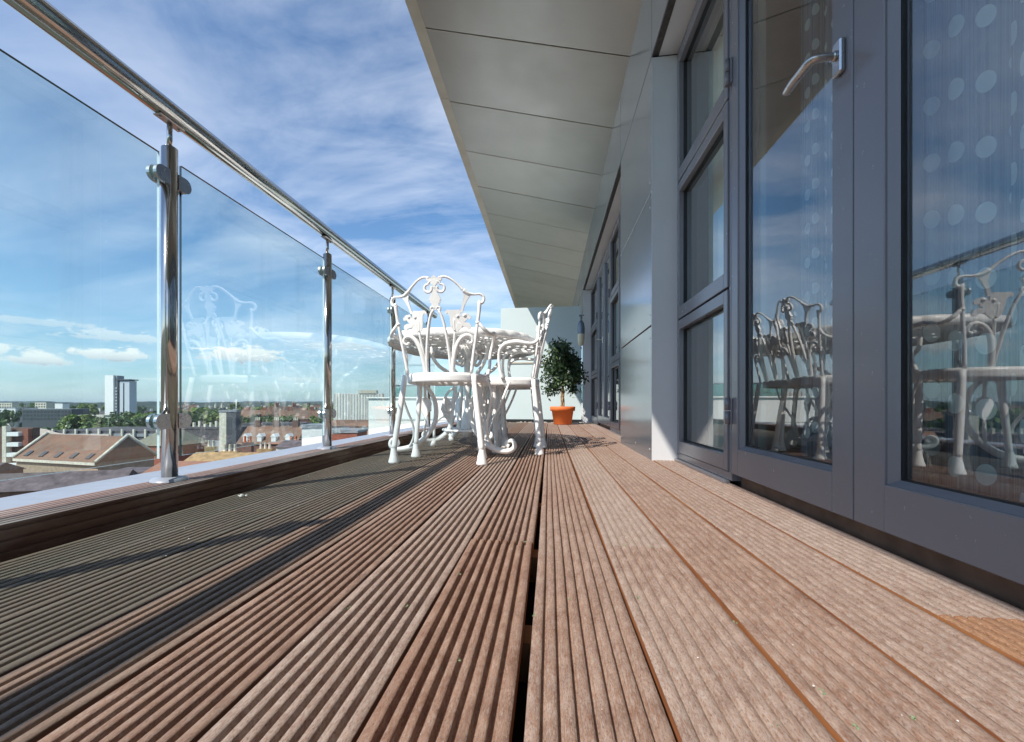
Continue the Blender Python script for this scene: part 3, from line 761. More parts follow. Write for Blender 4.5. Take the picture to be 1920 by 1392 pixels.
    for i in range(N):
        a = 2*math.pi*i/N; sx = math.copysign(abs(math.cos(a))**.75, math.cos(a)); sy = math.copysign(abs(math.sin(a))**.75, math.sin(a))
        y = .235+.215*sy; wd = .182+.045*((y-.02)/.43); out.append((sx*wd, y))
    b0 = None
    for fr, z in ((.93, .434), (.985, .437), (1.02, .430), (1.03, .421), (1.018, .413), (1.022, .404), (1.01, .394), (.985, .390), (.955, .396), (.945, .415), (.93, .434)):
        b = m.add([(x*fr, .235+(y-.235)*fr, z) for x, y in out])
        if b0 is not None:
            for i in range(N): m.face([b0+i, b0+(i+1) % N, b+(i+1) % N, b+i][::-1], True)
        b0 = b
    def inside(fr, i): x, y = out[i % N]; return (x*fr, .235+(y-.235)*fr, .425)
    def SP_(a, f):
        sx = math.copysign(abs(math.cos(a))**.75, math.cos(a)); sy = math.copysign(abs(math.sin(a))**.75, math.sin(a)); y = .235+.215*sy
        return (sx*(.182+.045*((y-.02)/.43))*f, .235+(y-.235)*f)
    lattice(m, SP_, (.05, .24, .43, .62, .81, .98), 34, .429, .007, .6)
    m.build('seat', M_white, t)
    def foot(mb, x, y, dxx=0., dyy=0.):
        mb.lathe([(.0135, .072), (.0155, .055), (.020, .03), (.0265, .008), (.0265, 0), (0, 0)], 14, (x, y, 0))
    for s in (-1, 1):
        m = MB(); m.tube([(s*.170, .040, .425), (s*.186, .026, .29), (s*.203, .012, .16), (s*.214, .004, .065)], [.0125, .0145, .0140, .0138], 12, sub=4); foot(m, s*.215, .003)
        m.build('leg', M_white, t)
        m = MB(); m.tube([(s*.163, .275, .41), (s*.166, .265, .29), (s*.174, .258, .16), (s*.179, .253, .065)], [.0150, .0140, .0128, .0128], 12, sub=4); foot(m, s*.180, .252)
        m.tube([(s*.163, .275, .375), (s*.163, .275, .405)], [.012, .028], 12)
        m.build('leg', M_white, t)
        m = MB(); m.tube([(s*.205, .375, .415), (s*.150, .378, .375), (s*.112, .376, .315), (s*.098, .372, .245), (s*.108, .366, .175), (s*.150, .352, .105), (s*.205, .338, .058), (s*.262, .326, .036), (s*.318, .318, .034), (s*.345, .315, .058), (s*.336, .315, .086), (s*.310, .315, .086), (s*.300, .315, .066), (s*.316, .315, .058)],
                         [.012, .014, .016, .017, .017, .018, .021, .021, .018, .015, .013, .012, .011, .013], 10, sub=4, flat=.8)
        m.tube([(s*.222, .17, .41), (s*.236, .20, .33), (s*.222, .235, .25), (s*.204, .27, .18), (s*.204, .295, .11), (s*.232, .315, .055), (s*.262, .325, .035)], [.007]*7, 8, sub=4)
        m.build('scroll_leg', M_white, t)
        m = MB()
        def lw(q, s=s): return Vector((s*.150+q.x, .335+q.y, q.z))
        half = [(0, .31), (.012, .318), (.03, .305), (.036, .285), (.03, .26), (.018, .235), (.006, .212), (0, .205)]
        m.plate(half+[(-a, b) for a, b in half[::-1][1:-1]], .008, lw); m.tube([(s*.150, .335, .31), (s*.155, .335, .41)], .008, 8); m.tube([(s*.150, .335, .21), (s*.158, .342, .10)], .007, 8)
        m.build('leaf_bracket', M_white, t)
        m = MB(); m.tube([(s*.198, .010, .668), (s*.222, .014, .640), (s*.240, .040, .622), (s*.250, .08, .624), (s*.256, .13, .632), (s*.252, .19, .622), (s*.240, .222, .590), (s*.226, .23, .540), (s*.222, .225, .48), (s*.214, .21, .428)],
                         [.0085, .0085, .009, .011, .0125, .011, .0095, .0088, .0085, .010], 10, sub=4)
        m.build('armrest', M_white, t)
    return t
ch = make_chair(); ch.location = (-.528, 2.10, 0); ch['label'] = 'white scrollwork chair with its back to the camera in front of the table'
copy_tree(ch, (-.045, 2.775, 0), R(88), 'white scrollwork chair seen side-on at the right end of the table, nearer one')
copy_tree(ch, (-.075, 3.22, 0), R(90), 'white scrollwork chair mostly hidden behind the side-on chair')
# ------------------------------------------------------------ table
tb = thing('garden_table', 'white cast scrollwork oval garden table with pierced top among the chairs', 'table', (-.57, 3.15, 0))
m = MB(); RX, RY, TZ = .49, .71, .705; NS = 28
def sq(v): return math.copysign(abs(v)**.84, v)
def el(a, fr, z): return (RX*fr*sq(math.cos(a)), RY*fr*sq(math.sin(a)), z)
rim = []
for i in range(NS*6+1):
    a = 2*math.pi*i/(NS*6); sc_ = 1+.018*abs(math.sin(a*NS/2)); rim.append(el(a, sc_, TZ))
b0 = None
for p in rim:
    q = Vector(p); o_ = Vector((p[0]*.93, p[1]*.93, 0)); 
    b = m.add([(p[0]*.945, p[1]*.945, TZ+.004), (p[0]*.985, p[1]*.985, TZ+.003), (p[0], p[1], TZ-.006), (p[0]*1.005, p[1]*1.005, TZ-.036), (p[0]*.99, p[1]*.99, TZ-.042), (p[0]*.975, p[1]*.975, TZ-.014), (p[0]*.945, p[1]*.945, TZ-.004)])
    if b0 is not None:
        for k in range(7): m.face([b0+k, b0+(k+1) % 7, b+(k+1) % 7, b+k], True)
    b0 = b
lattice(m, lambda a, f: el(a, f, 0)[:2], (.04, .16, .28, .40, .52, .64, .76, .86, .955), 64, TZ, .009, .62)
for fr, r_ in ((.955, .008), (.76, .008), (.52, .008), (.28, .008)):
    m.tube([el(2*math.pi*i/72, fr, TZ-.010) for i in range(74)], r_, 6, flat=.9)
for i in range(NS):
    a = 2*math.pi*i/NS; m.tube([el(a, .16, TZ-.010), el(a+.05, .45, TZ-.012), el(a-.05, .75, TZ-.012), el(a, .97, TZ-.014)], .0065, 6, sub=4)
m.build('tabletop', M_white, tb)
m = MB(); m.lathe([(0, .69), (.06, .69), (.05, .66), (.028, .62), (.024, .5), (.036, .44), (.024, .38), (.022, .25), (.045, .17), (.05, .10), (.03, .05), (0, .05)], 18); m.build('pedestal', M_white, tb)
m = MB()
for i in range(4):
    a = R(45+90*i); c, s = math.cos(a), math.sin(a)
    pth = lambda L: [(c*r_*.85, s*r_*1.1, z) for r_, z in L]
    m.tube(pth([(.03, .60), (.08, .56), (.12, .58), (.13, .62), (.10, .64), (.085, .615)]), [.011, .012, .012, .010, .009, .010], 8, sub=4)
m.build('crown_scroll', M_white, tb)
for i in range(4):
    a = R(40+90*i); c, s = math.cos(a), math.sin(a); m = MB()
    pth = lambda L: [(c*r_*.9, s*r_*1.1, z) for r_, z in L]
    m.tube(pth([(.30, .675), (.29, .60), (.24, .54), (.17, .50), (.12, .44), (.11, .36), (.13, .27), (.14, .19), (.16, .11), (.22, .06), (.29, .040), (.35, .052), (.365, .085), (.34, .10), (.325, .08), (.34, .066)]),
           [.012, .012, .012, .014, .015, .015, .016, .016, .018, .019, .018, .016, .013, .012, .011, .013], 10, sub=4, flat=.75)
    m.tube(pth([(.11, .40), (.17, .36), (.20, .29), (.17, .23), (.135, .25), (.15, .285)]), .009, 8, sub=4)
    m.tube(pth([(.12, .16), (.20, .20), (.27, .15), (.28, .06)]), .009, 8, sub=4)
    def lw(q, c=c, s=s): return Vector((c*(.13+q.x)-s*q.y, s*(.13+q.x)*1.15+c*q.y, q.z))
    m.plate([(0, .30), (.03, .33), (.06, .30), (.075, .25), (.05, .20), (.02, .16), (-.01, .20), (-.02, .25)], .008, lw)
    m.lathe([(0, 0), (.022, 0), (.026, .02), (.02, .04), (0, .045)], 12, (c*.29*.9, s*.29*1.1, 0)); m.build('leg', M_white, tb)
m = MB(); m.tube([(.17*math.cos(R(10*i)), .22*math.sin(R(10*i)), .105) for i in range(38)], .008, 8)
for i in range(12): a = R(30*i); m.tube([(.03*math.cos(a), .03*math.sin(a), .105), (.17*math.cos(a), .22*math.sin(a), .105)], .006, 6)
m.build('lower_tray', M_white, tb)

# ------------------------------------------------------------ potted tree
pt_ = thing('potted_tree', 'leafy green weeping fig in an orange terracotta pot by the screen', 'potted tree', (.18, 6.34, 0))
m = MB(); m.lathe([(0, .002), (.115, .002), (.12, .006), (.148, .185), (.168, .187), (.172, .24), (.166, .246), (.154, .244), (.150, .20)], 32); m.build('pot', M_terra, pt_)
m = MB(); m.lathe([(.151, .205), (.08, .215), (0, .218)], 24); m.build('soil', M_soil, pt_)
m = MB(); r = random.Random(11)
for s_ in range(3):
    a = s_*2.1; m.tube([(.014*math.cos(a+z*14), .014*math.sin(a+z*14), z) for z in [.20+.03*i for i in range(18)]], [.016, .013, .011], 8)
tips = []
for i in range(54):
    a = r.choice([r.random()*6.28, r.choice([.4, 1.9, 3.1, 4.2, 5.5])+r.gauss(0, .2)]); z0 = r.uniform(.54, 1.0); L = r.uniform(.10, .29)*(1.0 if z0 < .8 else .8); up = r.uniform(-.14, .24)
    p0 = Vector((0, 0, z0)); p1 = p0+Vector((math.cos(a)*L*.5, math.sin(a)*L*.5, up*.6+.04)); p2 = p0+Vector((math.cos(a)*L, math.sin(a)*L, up*.75-.02)); 
    m.tube([p0, p1, p2], [.006, .004, .002], 5, sub=3); tips += [p1, p2, p0.lerp(p2, .75)]
m.build('trunk', M_bark, pt_)
m = MB(); GR = ((.028, .060, .022), (.04, .085, .026), (.022, .045, .022), (.065, .12, .04), (.04, .07, .04))
def leaf(mb, p, L, Wd, r):
    d = Vector((r.gauss(0, 1), r.gauss(0, 1), r.gauss(-.7, .7))).normalized(); u = d.cross(Vector((r.gauss(0, 1), r.gauss(0, 1), r.gauss(0, .5)))).normalized(); n = d.cross(u)
    mb.col = r.choice(GR); i = mb.add([p, p+d*L*.4+u*Wd+n*L*.05, p+d*L, p+d*L*.4-u*Wd+n*L*.05]); mb.face([i, i+1, i+2, i+3])
for t_ in tips:
    for q in range(r.choice([8, 20, 34])):
        p = t_+Vector((r.gauss(0, .042), r.gauss(0, .042), r.gauss(0, .04))); leaf(m, p, r.uniform(.045, .07), r.uniform(.011, .017), r)
for i in range(260):
    a = r.random()*6.28; rr = r.uniform(.1, .3); leaf(m, Vector((rr*math.cos(a), rr*math.sin(a), r.uniform(.42, 1.15))), .04, .01, r)
m.build('crown', M_leaf, pt_)

# ------------------------------------------------------------ debris on the deck
def lump(mb, x, y, z, r_, rr):
    mb.lathe([(0, -r_*.5), (r_, -r_*.2), (r_*.9, r_*.3), (r_*.4, r_*.7), (0, r_*.75)], 7, (x, y, z), smooth=False, sx=rr.uniform(.7, 1.6), sy=rr.uniform(.7, 1.6))
r = random.Random(3); m = MB(); lump(m, 0, 0, .004, .007, r); lump(m, .012, .006, .004, .004, r); lump(m, -.012, .004, .003, .003, r)
tag(m.build('paper_scrap', M_chalk, loc=(-.93, 1.26, .001)), 'small crumpled white scrap lying on the deck by the kerb', 'scrap')
m = MB()
for i in range(110):
    x = r.uniform(-.98, .5); y = .38+3.0*r.random()**1.5; lump(m, x, y, .0002, r.uniform(.0004, .0008)*(1.8 if x < -.5 else 1), r)
tag(m.build('grit', M_chalk), 'pale grit specks scattered over the deck boards', 'grit', kind='stuff')
m = MB()
for x, y in ((.083, .47), (.14, .46), (-.06, .45), (.20, .44), (.27, .45), (-.10, .50), (-.20, .62), (.03, .68), (-.15, .75), (-.09, .80), (.27, .50), (.05, .52), (-.02, .62), (.13, .70), (.24, .64), (-.28, .6), (-.12, .943), (-.05, .944), (.15, .95), (.2, .95), (.33, .47)):
    for q in range(5): lump(m, x+r.gauss(0, .0012), y+r.gauss(0, .002), -.0002, r.uniform(.0006, .0013), r)
tag(m.build('moss', M_moss), 'tiny green moss tufts in the grooves of the deck', 'moss', kind='stuff')
# ------------------------------------------------------------ the town beyond
GZ = -27.
def ray(px): a = (px-900)/850.; return Vector((a*CS-SN, CS+a*SN, 0))
def at(px, zc): p = ray(px)*zc; return p.x, p.y
def zat(py, zc): return H-(py-757)/850.*zc
def f_ground(g, m):
    co = objco(g); a = g.noise(co, .012, 6, .6); b = g.noise(co, .09, 5, .6); v = g.new('ShaderNodeTexVoronoi'); g.put(v, 'Vector', co); g.put(v, 'Scale', .035)
    c = g.mix(g.maprange(a, .42, .58), (.045, .075, .028), (.11, .105, .10)); c = g.mix(g.maprange(b, .5, .65, 0, .8), c, (.06, .085, .035))
    return pbr(g, g.mix(g.maprange(g.new('ShaderNodeTexNoise').outputs['Fac'], .6, .7, 0, .4), c, (.2, .15, .12)), .95)
M_ground = mat('town_ground', f_ground)
m = MB(); m.quad((-9000, -9000, GZ), (9000, -9000, GZ), (9000, 9000, GZ), (-9000, 9000, GZ)); tag(m.build('ground', M_ground), kind='structure')
def f_hill(g, m):
    co = objco(g); a = g.noise(co, .006, 7, .62); b = g.noise(co, .035, 6, .65)
    c = g.mix(g.maprange(a, .45, .6), (.018, .034, .020), (.045, .062, .032)); c = g.mix(g.maprange(b, .55, .70, 0, .6), c, (.02, .035, .022))
    return pbr(g, c, .95, 0, b, 1., 12.)
M_hill = mat('wooded_hill', f_hill)
def hills(zc, top, amp, seed, thick):
    r = random.Random(seed); ph = [r.random()*6.28 for _ in range(8)]; m = MB(); N = 260; rows = []
    for j in range(5):
        row = []
        for i in range(N+1):
            px = -700+2400*i/N; d = zc*(1+[0, .04, .1, .16, .24][j]); x, y = at(px, d); h = top+amp*(math.sin(i*.045+ph[0])+.6*math.sin(i*.11+ph[1])+.3*math.sin(i*.31+ph[2])+.16*math.sin(i*.9+ph[3])+.16*r.uniform(-1, 1))
            fz = [0, .55, 1, .8, 0][j]; row.append((x, y, GZ+(h-GZ)*fz+(r.uniform(-1, 1)*amp*.25 if 0 < j < 4 else 0)))
        rows.append(m.add(row))
    for j in range(4):
        for i in range(N): m.face([rows[j]+i, rows[j]+i+1, rows[j+1]+i+1, rows[j+1]+i], True)
    tag(m.build('hills', M_hill), kind='structure')
hills(4200, 22, 11, 2, 1); hills(2300, 3, 4.5, 9, 1); hills(1350, -9, 2.5, 14, 1)

def bmat(name, c, var=.22, sc_=1.7): return simple(name, c, .85, 0, var, sc_, .3, bscale=4, bdist=.05)
M_brick = bmat('red_brick', (.24, .085, .055)); M_buff = bmat('buff_brick', (.31, .235, .17)); M_cream = bmat('cream_render', (.62, .57, .47)); M_wht = bmat('white_render', (.78, .77, .75), .04)
M_dark = bmat('dark_grey_wall', (.075, .08, .092)); M_grey = bmat('grey_wall', (.24, .255, .28)); M_brown = bmat('brown_brick', (.135, .078, .06))
M_slate = bmat('slate_roof', (.085, .075, .08), .5, .9); M_pane = simple('far_window', (.03, .04, .05), .15, 0, .1, 1, spec=.8); M_pink = bmat('pink_concrete', (.70, .55, .49), .05); M_yel = bmat('ochre_lead_flashing', (.27, .19, .09), .35)
def f_tile(g, m):
    co = objco(g); a = g.noise(co, .35, 6, .65); b = g.noise(g.mapping(co, (1, 1, .3)), 1.3, 5, .7)
    c = g.mix(g.maprange(a, .35, .65), (.245, .115, .07), (.15, .075, .052)); c = g.mix(g.maprange(b, .42, .62, 0, .65), c, (.20, .155, .115))
    wv = g.new('ShaderNodeTexWave', wave_type='BANDS', bands_direction='Z'); g.put(wv, 'Vector', co); g.put(wv, 'Scale', 1.6)
    return pbr(g, c, .9, 0, wv.outputs['Fac'], .5, .04)
M_tile = mat('clay_tile_roof', f_tile)

def wins(mb, x0, x1, y, z0, z1, nx, nz, ww=.5, wh=.5, d=.05):
    """window recess panels on a wall at y (facing -y)"""
    cw = (x1-x0)/nx; chh = (z1-z0)/nz
    for i in range(nx):
        for j in range(nz):
            cx = x0+cw*(i+.5); cz = z0+chh*(j+.5); mb.box(cx-cw*ww/2, cx+cw*ww/2, y-d, y+.01, cz-chh*wh/2, cz+chh*wh/2)
def block(name, label, px, zc, L, D, ztop, wall, rot=0., nx=6, nz=3, ww=.55, wh=.5, parapet=True, cat='building', group=None, roofm=None, wz=None):
    x, y = at(px, zc); t = thing(name, label, cat, (x, y, GZ), PSI+rot, group); hh = ztop-GZ
    m = MB(); m.box(-L/2, L/2, 0, D, 0, hh); m.build('wall', wall, t)
    if parapet: m = MB(); m.box(-L/2-.15, L/2+.15, -.15, D+.15, hh, hh+.5); m.build('roof', roofm or M_grey, t)
    if nx:
        m = MB(); wins(m, -L/2+.4, L/2-.4, 0, wz if wz else max(.5, hh-3.2*nz), hh-.6, nx, nz, ww, wh)
        W2 = MB(); m.build('windows', M_pane, t)
    return t
def gable(name, label, px, zc, L, D, zeave, zridge, wall, roof, rot=0., nx=5, nz=2, cat='house', group=None, coping=None, hip=0., sky_=0, chim=0):
    x, y = at(px, zc); t = thing(name, label, cat, (x, y, GZ), PSI+rot, group); e = zeave-GZ; rg = zridge-GZ; h2 = hip
    m = MB(); m.box(-L/2, L/2, 0, D, 0, e)
    if not hip:
        for s in (-1, 1):
            i = m.add([(s*L/2, 0, e), (s*L/2, D, e), (s*L/2, D/2, rg-.15)]); m.face([i, i+1, i+2])
    m.build('wall', wall, t)
    m = MB(); o = .35; ez = e-.1; a = L/2+(.1 if not hip else o)
    R0 = [(-a, -o, ez), (a, -o, ez), (a, D+o, ez), (-a, D+o, ez), (-a+h2, D/2, rg), (a-h2, D/2, rg)]
    i = m.add(R0); m.face([i, i+1, i+5, i+4]); m.face([i+2, i+3, i+4, i+5]); m.face([i+1, i+2, i+5]); m.face([i+3, i, i+4]); m.face([i+3, i+2, i+1, i])
    rf_ = m.build('roof', roof, t)
    if coping:
        for s in (-1, 1):
            m = MB()
            for q in (0, 1):
                ya = -o-.1 if q == 0 else D+o+.1; m.tube([(s*(a+.05), ya, ez+.1), (s*(a+.05), D/2, rg+.25)], .28, 4)
            m.build('coping', coping, rf_)
        m = MB(); m.box(-L/2, L/2, -o-.14, -o-.02, ez-.45, ez-.02); m.build('gutter', coping, t)
    if sky_:
        m = MB(); sl_ = (rg-ez)/(D/2+o)
        for k_ in range(sky_):
            cx = -L/2+L*(k_+.6)/(sky_+.3); yy = .6; zz_ = ez+(yy+o)*sl_
            M_ = Matrix.Translation((cx, yy, zz_)) @ Matrix.Rotation(math.atan(sl_), 4, 'X'); m.box(-.45, .45, -.6, .6, .02, .18, M_)
        m.build('skylight', M_dark, rf_)
    for k_ in range(chim):
        cx = -L/2+L*(k_+.5)/chim; m = MB(); m.box(cx-.7, cx+.7, D/2-.4, D/2+.4, rg-1.2, rg+1.3); c_ = m.build('chimney', wall, rf_)
        m.mi = 0; m2 = MB()
        for q in (-.4, 0, .4): m2.lathe([(.16, 0), (.13, .7)], 8, (cx+q, D/2, rg+1.3))
        m2.build('chimney_pots', M_cream, rf_)
    if nx:
        m = MB(); wins(m, -L/2+.5, L/2-.5, 0, max(.5, e-3*nz), e-.7, nx, nz, .3, .45); m.build('windows', M_pane, t)
    return t
# landmark blocks
x, y = at(206, 420); t = thing('tower_block', 'tall slim white tower with grey glazed wing rising over the rooftops', 'tower block', (x, y, GZ), PSI+R(-8))
hh = zat(704, 420)-GZ
m = MB(); m.box(-5.4, 3.6, 0, 9, 9, hh); m.build('wall', M_wht, t)
m = MB(); m.box(3.61, 5.6, 2, 9, 0, hh-.3); m.build('stair_wall', M_grey, t)
m = MB()
for k_ in range(11): m.box(3.7, 5.4, 1.4, 1.99, 12+k_*2.9, 13.3+k_*2.9)
m.build('balconies', M_wht, t)
m = MB(); m.box(5.6, 8.0, 3, 12, 0, hh-5.2); m.build('glazed_wing', M_dark, t)
m = MB(); m.box(8.01, 18, 2.4, 10, 0, hh-5.2); m.build('grey_wing', bmat('pale_grey_cladding', (.50, .53, .58), .04), t)
m = MB(); m.box(5.4, 19.2, 1.0, 11, hh-4.6, hh-3.7); m.box(6.5, 17, 3.5, 9, hh-5.2, hh-4.6); m.build('roof', M_dark, t)
m = MB(); m.box(11.4, 12.8, 2.3, 2.39, 4, hh-7); m.build('window_strip', M_pane, t)
m = MB(); m.box(-7, 24, -2, 14, 0, 8.9); m.build('base', M_brown, t)
x, y = at(672, 330); t = thing('apartment_block', 'long off-white tower block with vertical window strips beyond the balustrade', 'tower block', (x, y, GZ), PSI+R(6))
hh = zat(738, 330)-GZ; L = 34
m = MB(); m.box(-L/2, L/2, 0, 14, 0, hh); m.build('wall', M_wht, t)
m = MB(); m.box(0, 13, -.6, 10, hh+.01, hh+2.4); m.build('roof_room', M_cream, t)
m = MB()
for k_ in range(17):
    cx = -L/2+1+k_*2; m.box(cx+.62-(k_ % 3)*.12, cx+1.28, -.06, .02, 5, hh-.9)
m.build('windows', M_pane, t)
m = MB()
for k_ in range(18): cx = -L/2+k_*2; m.box(cx-.45, cx+.30, -.35, -.065, 4, hh-.1)
m.build('fins', M_cream, t)
block('office_building', 'dark grey glazed office block on the left skyline', 88, 380, 38, 20, zat(768, 380), M_dark, R(6), 14, 3, .7, .6)
block('office_building', 'pale flat-roofed warehouse at the far left edge', -12, 400, 36, 22, zat(766, 400), M_wht, R(4), 10, 2, .5, .3)
block('office_building', 'small white block rising behind the dark grey office', 110, 470, 8, 8, zat(757, 470), M_wht, 0, 0, 0)
block('office_building', 'pale block with cream penthouse on the left skyline', 76, 520, 13, 9, zat(755, 520), M_cream, 0, 4, 2)
block('office_building', 'pale block cut by the left edge of the picture, on the skyline', 10, 560, 16, 9, zat(756, 560), M_cream, 0, 5, 2)
block('warehouse', 'long low cream warehouse behind the tree line left of the slim tower', 166, 330, 22, 12, zat(780, 330), M_cream, 0, 0, 0, roofm=M_cream)
# multi-storey car park with pale posts
x, y = at(205, 150); t = thing('car_park', 'long low grey car park deck with a row of pale posts', 'car park', (x, y, GZ), PSI+R(-3)); hh = zat(808, 150)-GZ
m = MB(); m.box(-21, 24, 0, 26, 0, hh); m.build('wall', M_slate, t)
m = MB(); m.box(-21, 24, -.3, -.01, hh-1.9, hh-.9); m.build('parapet', M_grey, t)
for k_ in range(11): m = MB(); cx = -19+k_*4; m.box(cx-.28, cx+.28, -.9, -.31, hh-2.4, hh+.6); m.build('post', M_cream, t)
m = MB()
for s in (-1, 1): m.tube([(-4, 4, hh), (-4, 4, hh+4.2), (-4+s*.9, 4, hh+4.3)], .09, 6)
m.build('lamp_mast', M_wht, t)
# pink curved ramp
x, y = at(127, 108); t = thing('ramp_wall', 'pinkish curved concrete ramp wall sweeping down behind the brown roof', 'ramp', (x, y, GZ), PSI)
m = MB(); b0 = None
for i in range(41):
    xx = -9.8+19.6*i/40; s_ = 1/(1+math.exp(-(xx+4)*.9)); z = zat(803, 108)-GZ-s_*1.5; vs = [(xx, 0, z), (xx, .3, z), (xx, .3, z-1.6), (xx, 0, z-1.6)]; b = m.add(vs)
    if b0 is not None:
        for q in range(4): m.face([b0+q, b0+(q+1) % 4, b+(q+1) % 4, b+q][::-1])
    b0 = b
m.build('parapet', M_pink, t)
m = MB()
for i in range(5): m.box(-9.6+i*4, -9+i*4, .05, .6, 0, zat(803, 108)-GZ-2.6)
m.box(-10, 10, .31, 9, 0, zat(803, 108)-GZ-4); m.build('support', M_brown, t)
# open stair tower at the far left
x, y = at(24, 92); t = thing('stair_building', 'brick block with white open balconies and a cream pier at the left edge', 'building', (x, y, GZ), PSI)
hh = zat(803, 92)-GZ
m = MB(); m.box(-6, 2.6, 1.5, 3, 0, hh); m.build('wall', M_brown, t)
m = MB(); m.box(-2.2, -1.4, 0, 1, 0, hh+.4); m.build('pier', M_cream, t)
for k_ in range(4): m = MB(); z = hh-1.2-k_*2.1; m.box(-1.3, 1.1, 0, 1.4, z-.45, z+.35); m.build('balcony', M_wht, t)
m = MB(); m.box(1.4, 2.5, .6, 1.49, 0, hh-.2); m.build('brick_pier', M_brick, t)
gable('tiled_hall', 'long hall with weathered brown tiled roof, cream gable copings and five skylights', 104, 74, 19.5, 9.0, zat(862, 74), zat(862, 74)+3.7, M_buff, M_tile, R(-17), 0, 0, 'hall', coping=M_cream, sky_=5)
gable('brick_house', 'red brick house with a grey-green hipped roof right of the tiled hall', 285, 92, 9.5, 9.5, zat(835, 92), zat(806, 92)+.5, M_brick, bmat('lichen_slate', (.20, .19, .14), .2), R(-10), 3, 3, hip=4.6)
gable('slate_roofed_house', 'long low building with a dark purple slate roof in the bottom left corner', 58, 46, 15.5, 5, zat(918, 46), zat(884, 49), M_brown, M_slate, R(16), 0, 0)
gable('low_roof', 'small brown roofed outbuilding tucked behind the dark slate roof', -70, 60, 6, 5, zat(888, 60), zat(872, 60), M_brown, M_slate, 0, 0, 0)
block('dark_shed', 'dark flat-roofed shed between the slate roof and the steel post', 245, 52, 5.0, 4, zat(893, 52), M_brown, R(8), 0, 0, roofm=M_slate)
# middle of the view, between the first two posts
t = block('church_hall', 'long dark slate-roofed range with pale chimneys on its ridge', 388, 120, 15.5, 10, zat(805, 120), M_slate, R(-5), 0, 0, roofm=M_slate)
m = MB()
for i in range(9): m.box(-7.2+i*1.6, -6.7+i*1.6, 2, 2.6, zat(805, 120)-GZ+.5, zat(796, 120)-GZ+(i % 3)*.4)
m.build('chimney', M_cream, t)
m = MB(); m.box(-7.6, 7.6, -2, -.01, 0, zat(826, 120)-GZ); m.build('lean_to', M_grey, t)
block('chimney_stack', 'pair of cream chimney stacks beside the dark tower', 421, 112, 2.6, 1.6, zat(773, 112), M_cream, 0, 0, 0, False, 'chimney')
t = block('dark_tower', 'square dark slate clad stair tower topped by a thin white mast', 433.5, 108, 2.3, 2.4, zat(773, 108), M_dark, R(4), 0, 0, False, 'tower')
m = MB(); m.tube([(.95, .5, zat(773, 108)-GZ), (.95, .5, zat(750, 108)-GZ)], .12, 8); m.build('mast', M_wht, t)
t = gable('terrace', 'terrace with a long terracotta roof, white dormers and chimney stacks', 500, 100, 13.5, 9, zat(832, 100), zat(799, 104), M_brown, M_tile, R(-3), 0, 0, 'terrace', chim=3)
for i in range(4):
    m = MB(); cx = -5+i*3.2; e = zat(832, 100)-GZ; m.box(cx-.5, cx+.5, .2, 2.4, e+.4, e+1.5); i0 = m.add([(cx-.7, .1, e+1.5), (cx+.7, .1, e+1.5), (cx, .1, e+2.2), (cx-.7, 3, e+1.5), (cx+.7, 3, e+1.5), (cx, 3, e+2.2)]); m.face([i0, i0+1, i0+2]); m.face([i0+1, i0+4, i0+5, i0+2]); m.face([i0, i0+2, i0+5, i0+3]); m.build('dormer', M_wht, t)
for cx_px, lab in ((462, 'orange chimney pots on a squat stack left of the terrace roof'), (548, 'red chimney pots on a brown stack right of the terrace roof')):
    x, y = at(cx_px, 84); t = thing('chimney_stack', lab, 'chimney', (x, y, GZ), PSI); z = zat(830, 84)-GZ; m = MB(); m.box(-.9, .9, 0, 1, 0, z); m.build('stack', M_brown, t)
    for q in (-.5, .5): m = MB(); m.lathe([(.22, z), (.24, z+.1), (.18, z+1.1), (.22, z+1.15), (0, z+1.15)], 10, (q, .5, 0)); m.build('pot', M_terra, t)
for cx_px, n_, zc_, py, lab in ((393, 2, 70, 838, 'two pale chimney pots on a low ochre stack'), (428, 3, 62, 847, 'three pale chimney pots on a low ochre stack'), (495, 3, 72, 842, 'row of cream chimney pots on a stack in front of the terrace')):
    x, y = at(cx_px, zc_); t = thing('chimney_stack', lab, 'chimney', (x, y, GZ), PSI); z = zat(py, zc_)-GZ; m = MB(); m.box(-.4*n_, .4*n_, 0, .9, 0, z); m.build('stack', M_yel, t)
    for q in range(n_): m = MB(); m.lathe([(.2, z), (.2, z+.1), (.15, z+.9), (.19, z+.95), (0, z+.95)], 10, ((q-(n_-1)/2)*.7, .45, 0)); m.build('pot', M_cream, t)
gable('ochre_roof_house', 'low house with an ochre roof just beyond the kerb', 400, 56, 9, 6, zat(872, 56), zat(850, 58), M_brown, M_yel, R(-6), 0, 0)
gable('clay_roof_house', 'broad clay-tiled roof close beyond the kerb beside the near post', 372, 40, 13, 8, zat(905, 40), zat(868, 43), M_brick, M_tile, R(-4), 0, 0)
gable('brick_terrace', 'small brown-roofed house right of the ochre roof', 500, 60, 6, 5, zat(862, 60), zat(848, 62), M_brown, M_tile, R(10), 0, 0)
gable('slate_house', 'grey slate roofed house with skylight in front of the terrace', 540, 76, 4.5, 5, zat(838, 76), zat(826, 78), M_cream, M_slate, R(-12), 0, 0)
block('cream_block', 'plain cream rendered block left of the second post', 585, 70, 3.1, 5, zat(803, 70), M_wht, R(3), 0, 0, False)
block('brick_block', 'red brick building with flat roof right of the second post', 636, 78, 6.2, 6, zat(812, 78), M_brick, R(-2), 4, 2, .3, .4, True)
gable('dark_gabled_house', 'dark gabled house leaning up to the white enclosure', 672, 84, 5, 6, zat(820, 84), zat(800, 84), M_dark, M_slate, R(70), 0, 0)
gable('brown_roofed_house', 'brown roofed building in front of the off-white tower block', 650, 130, 14, 9, zat(799, 130), zat(788, 132), M_buff, M_tile, 0, 5, 1)
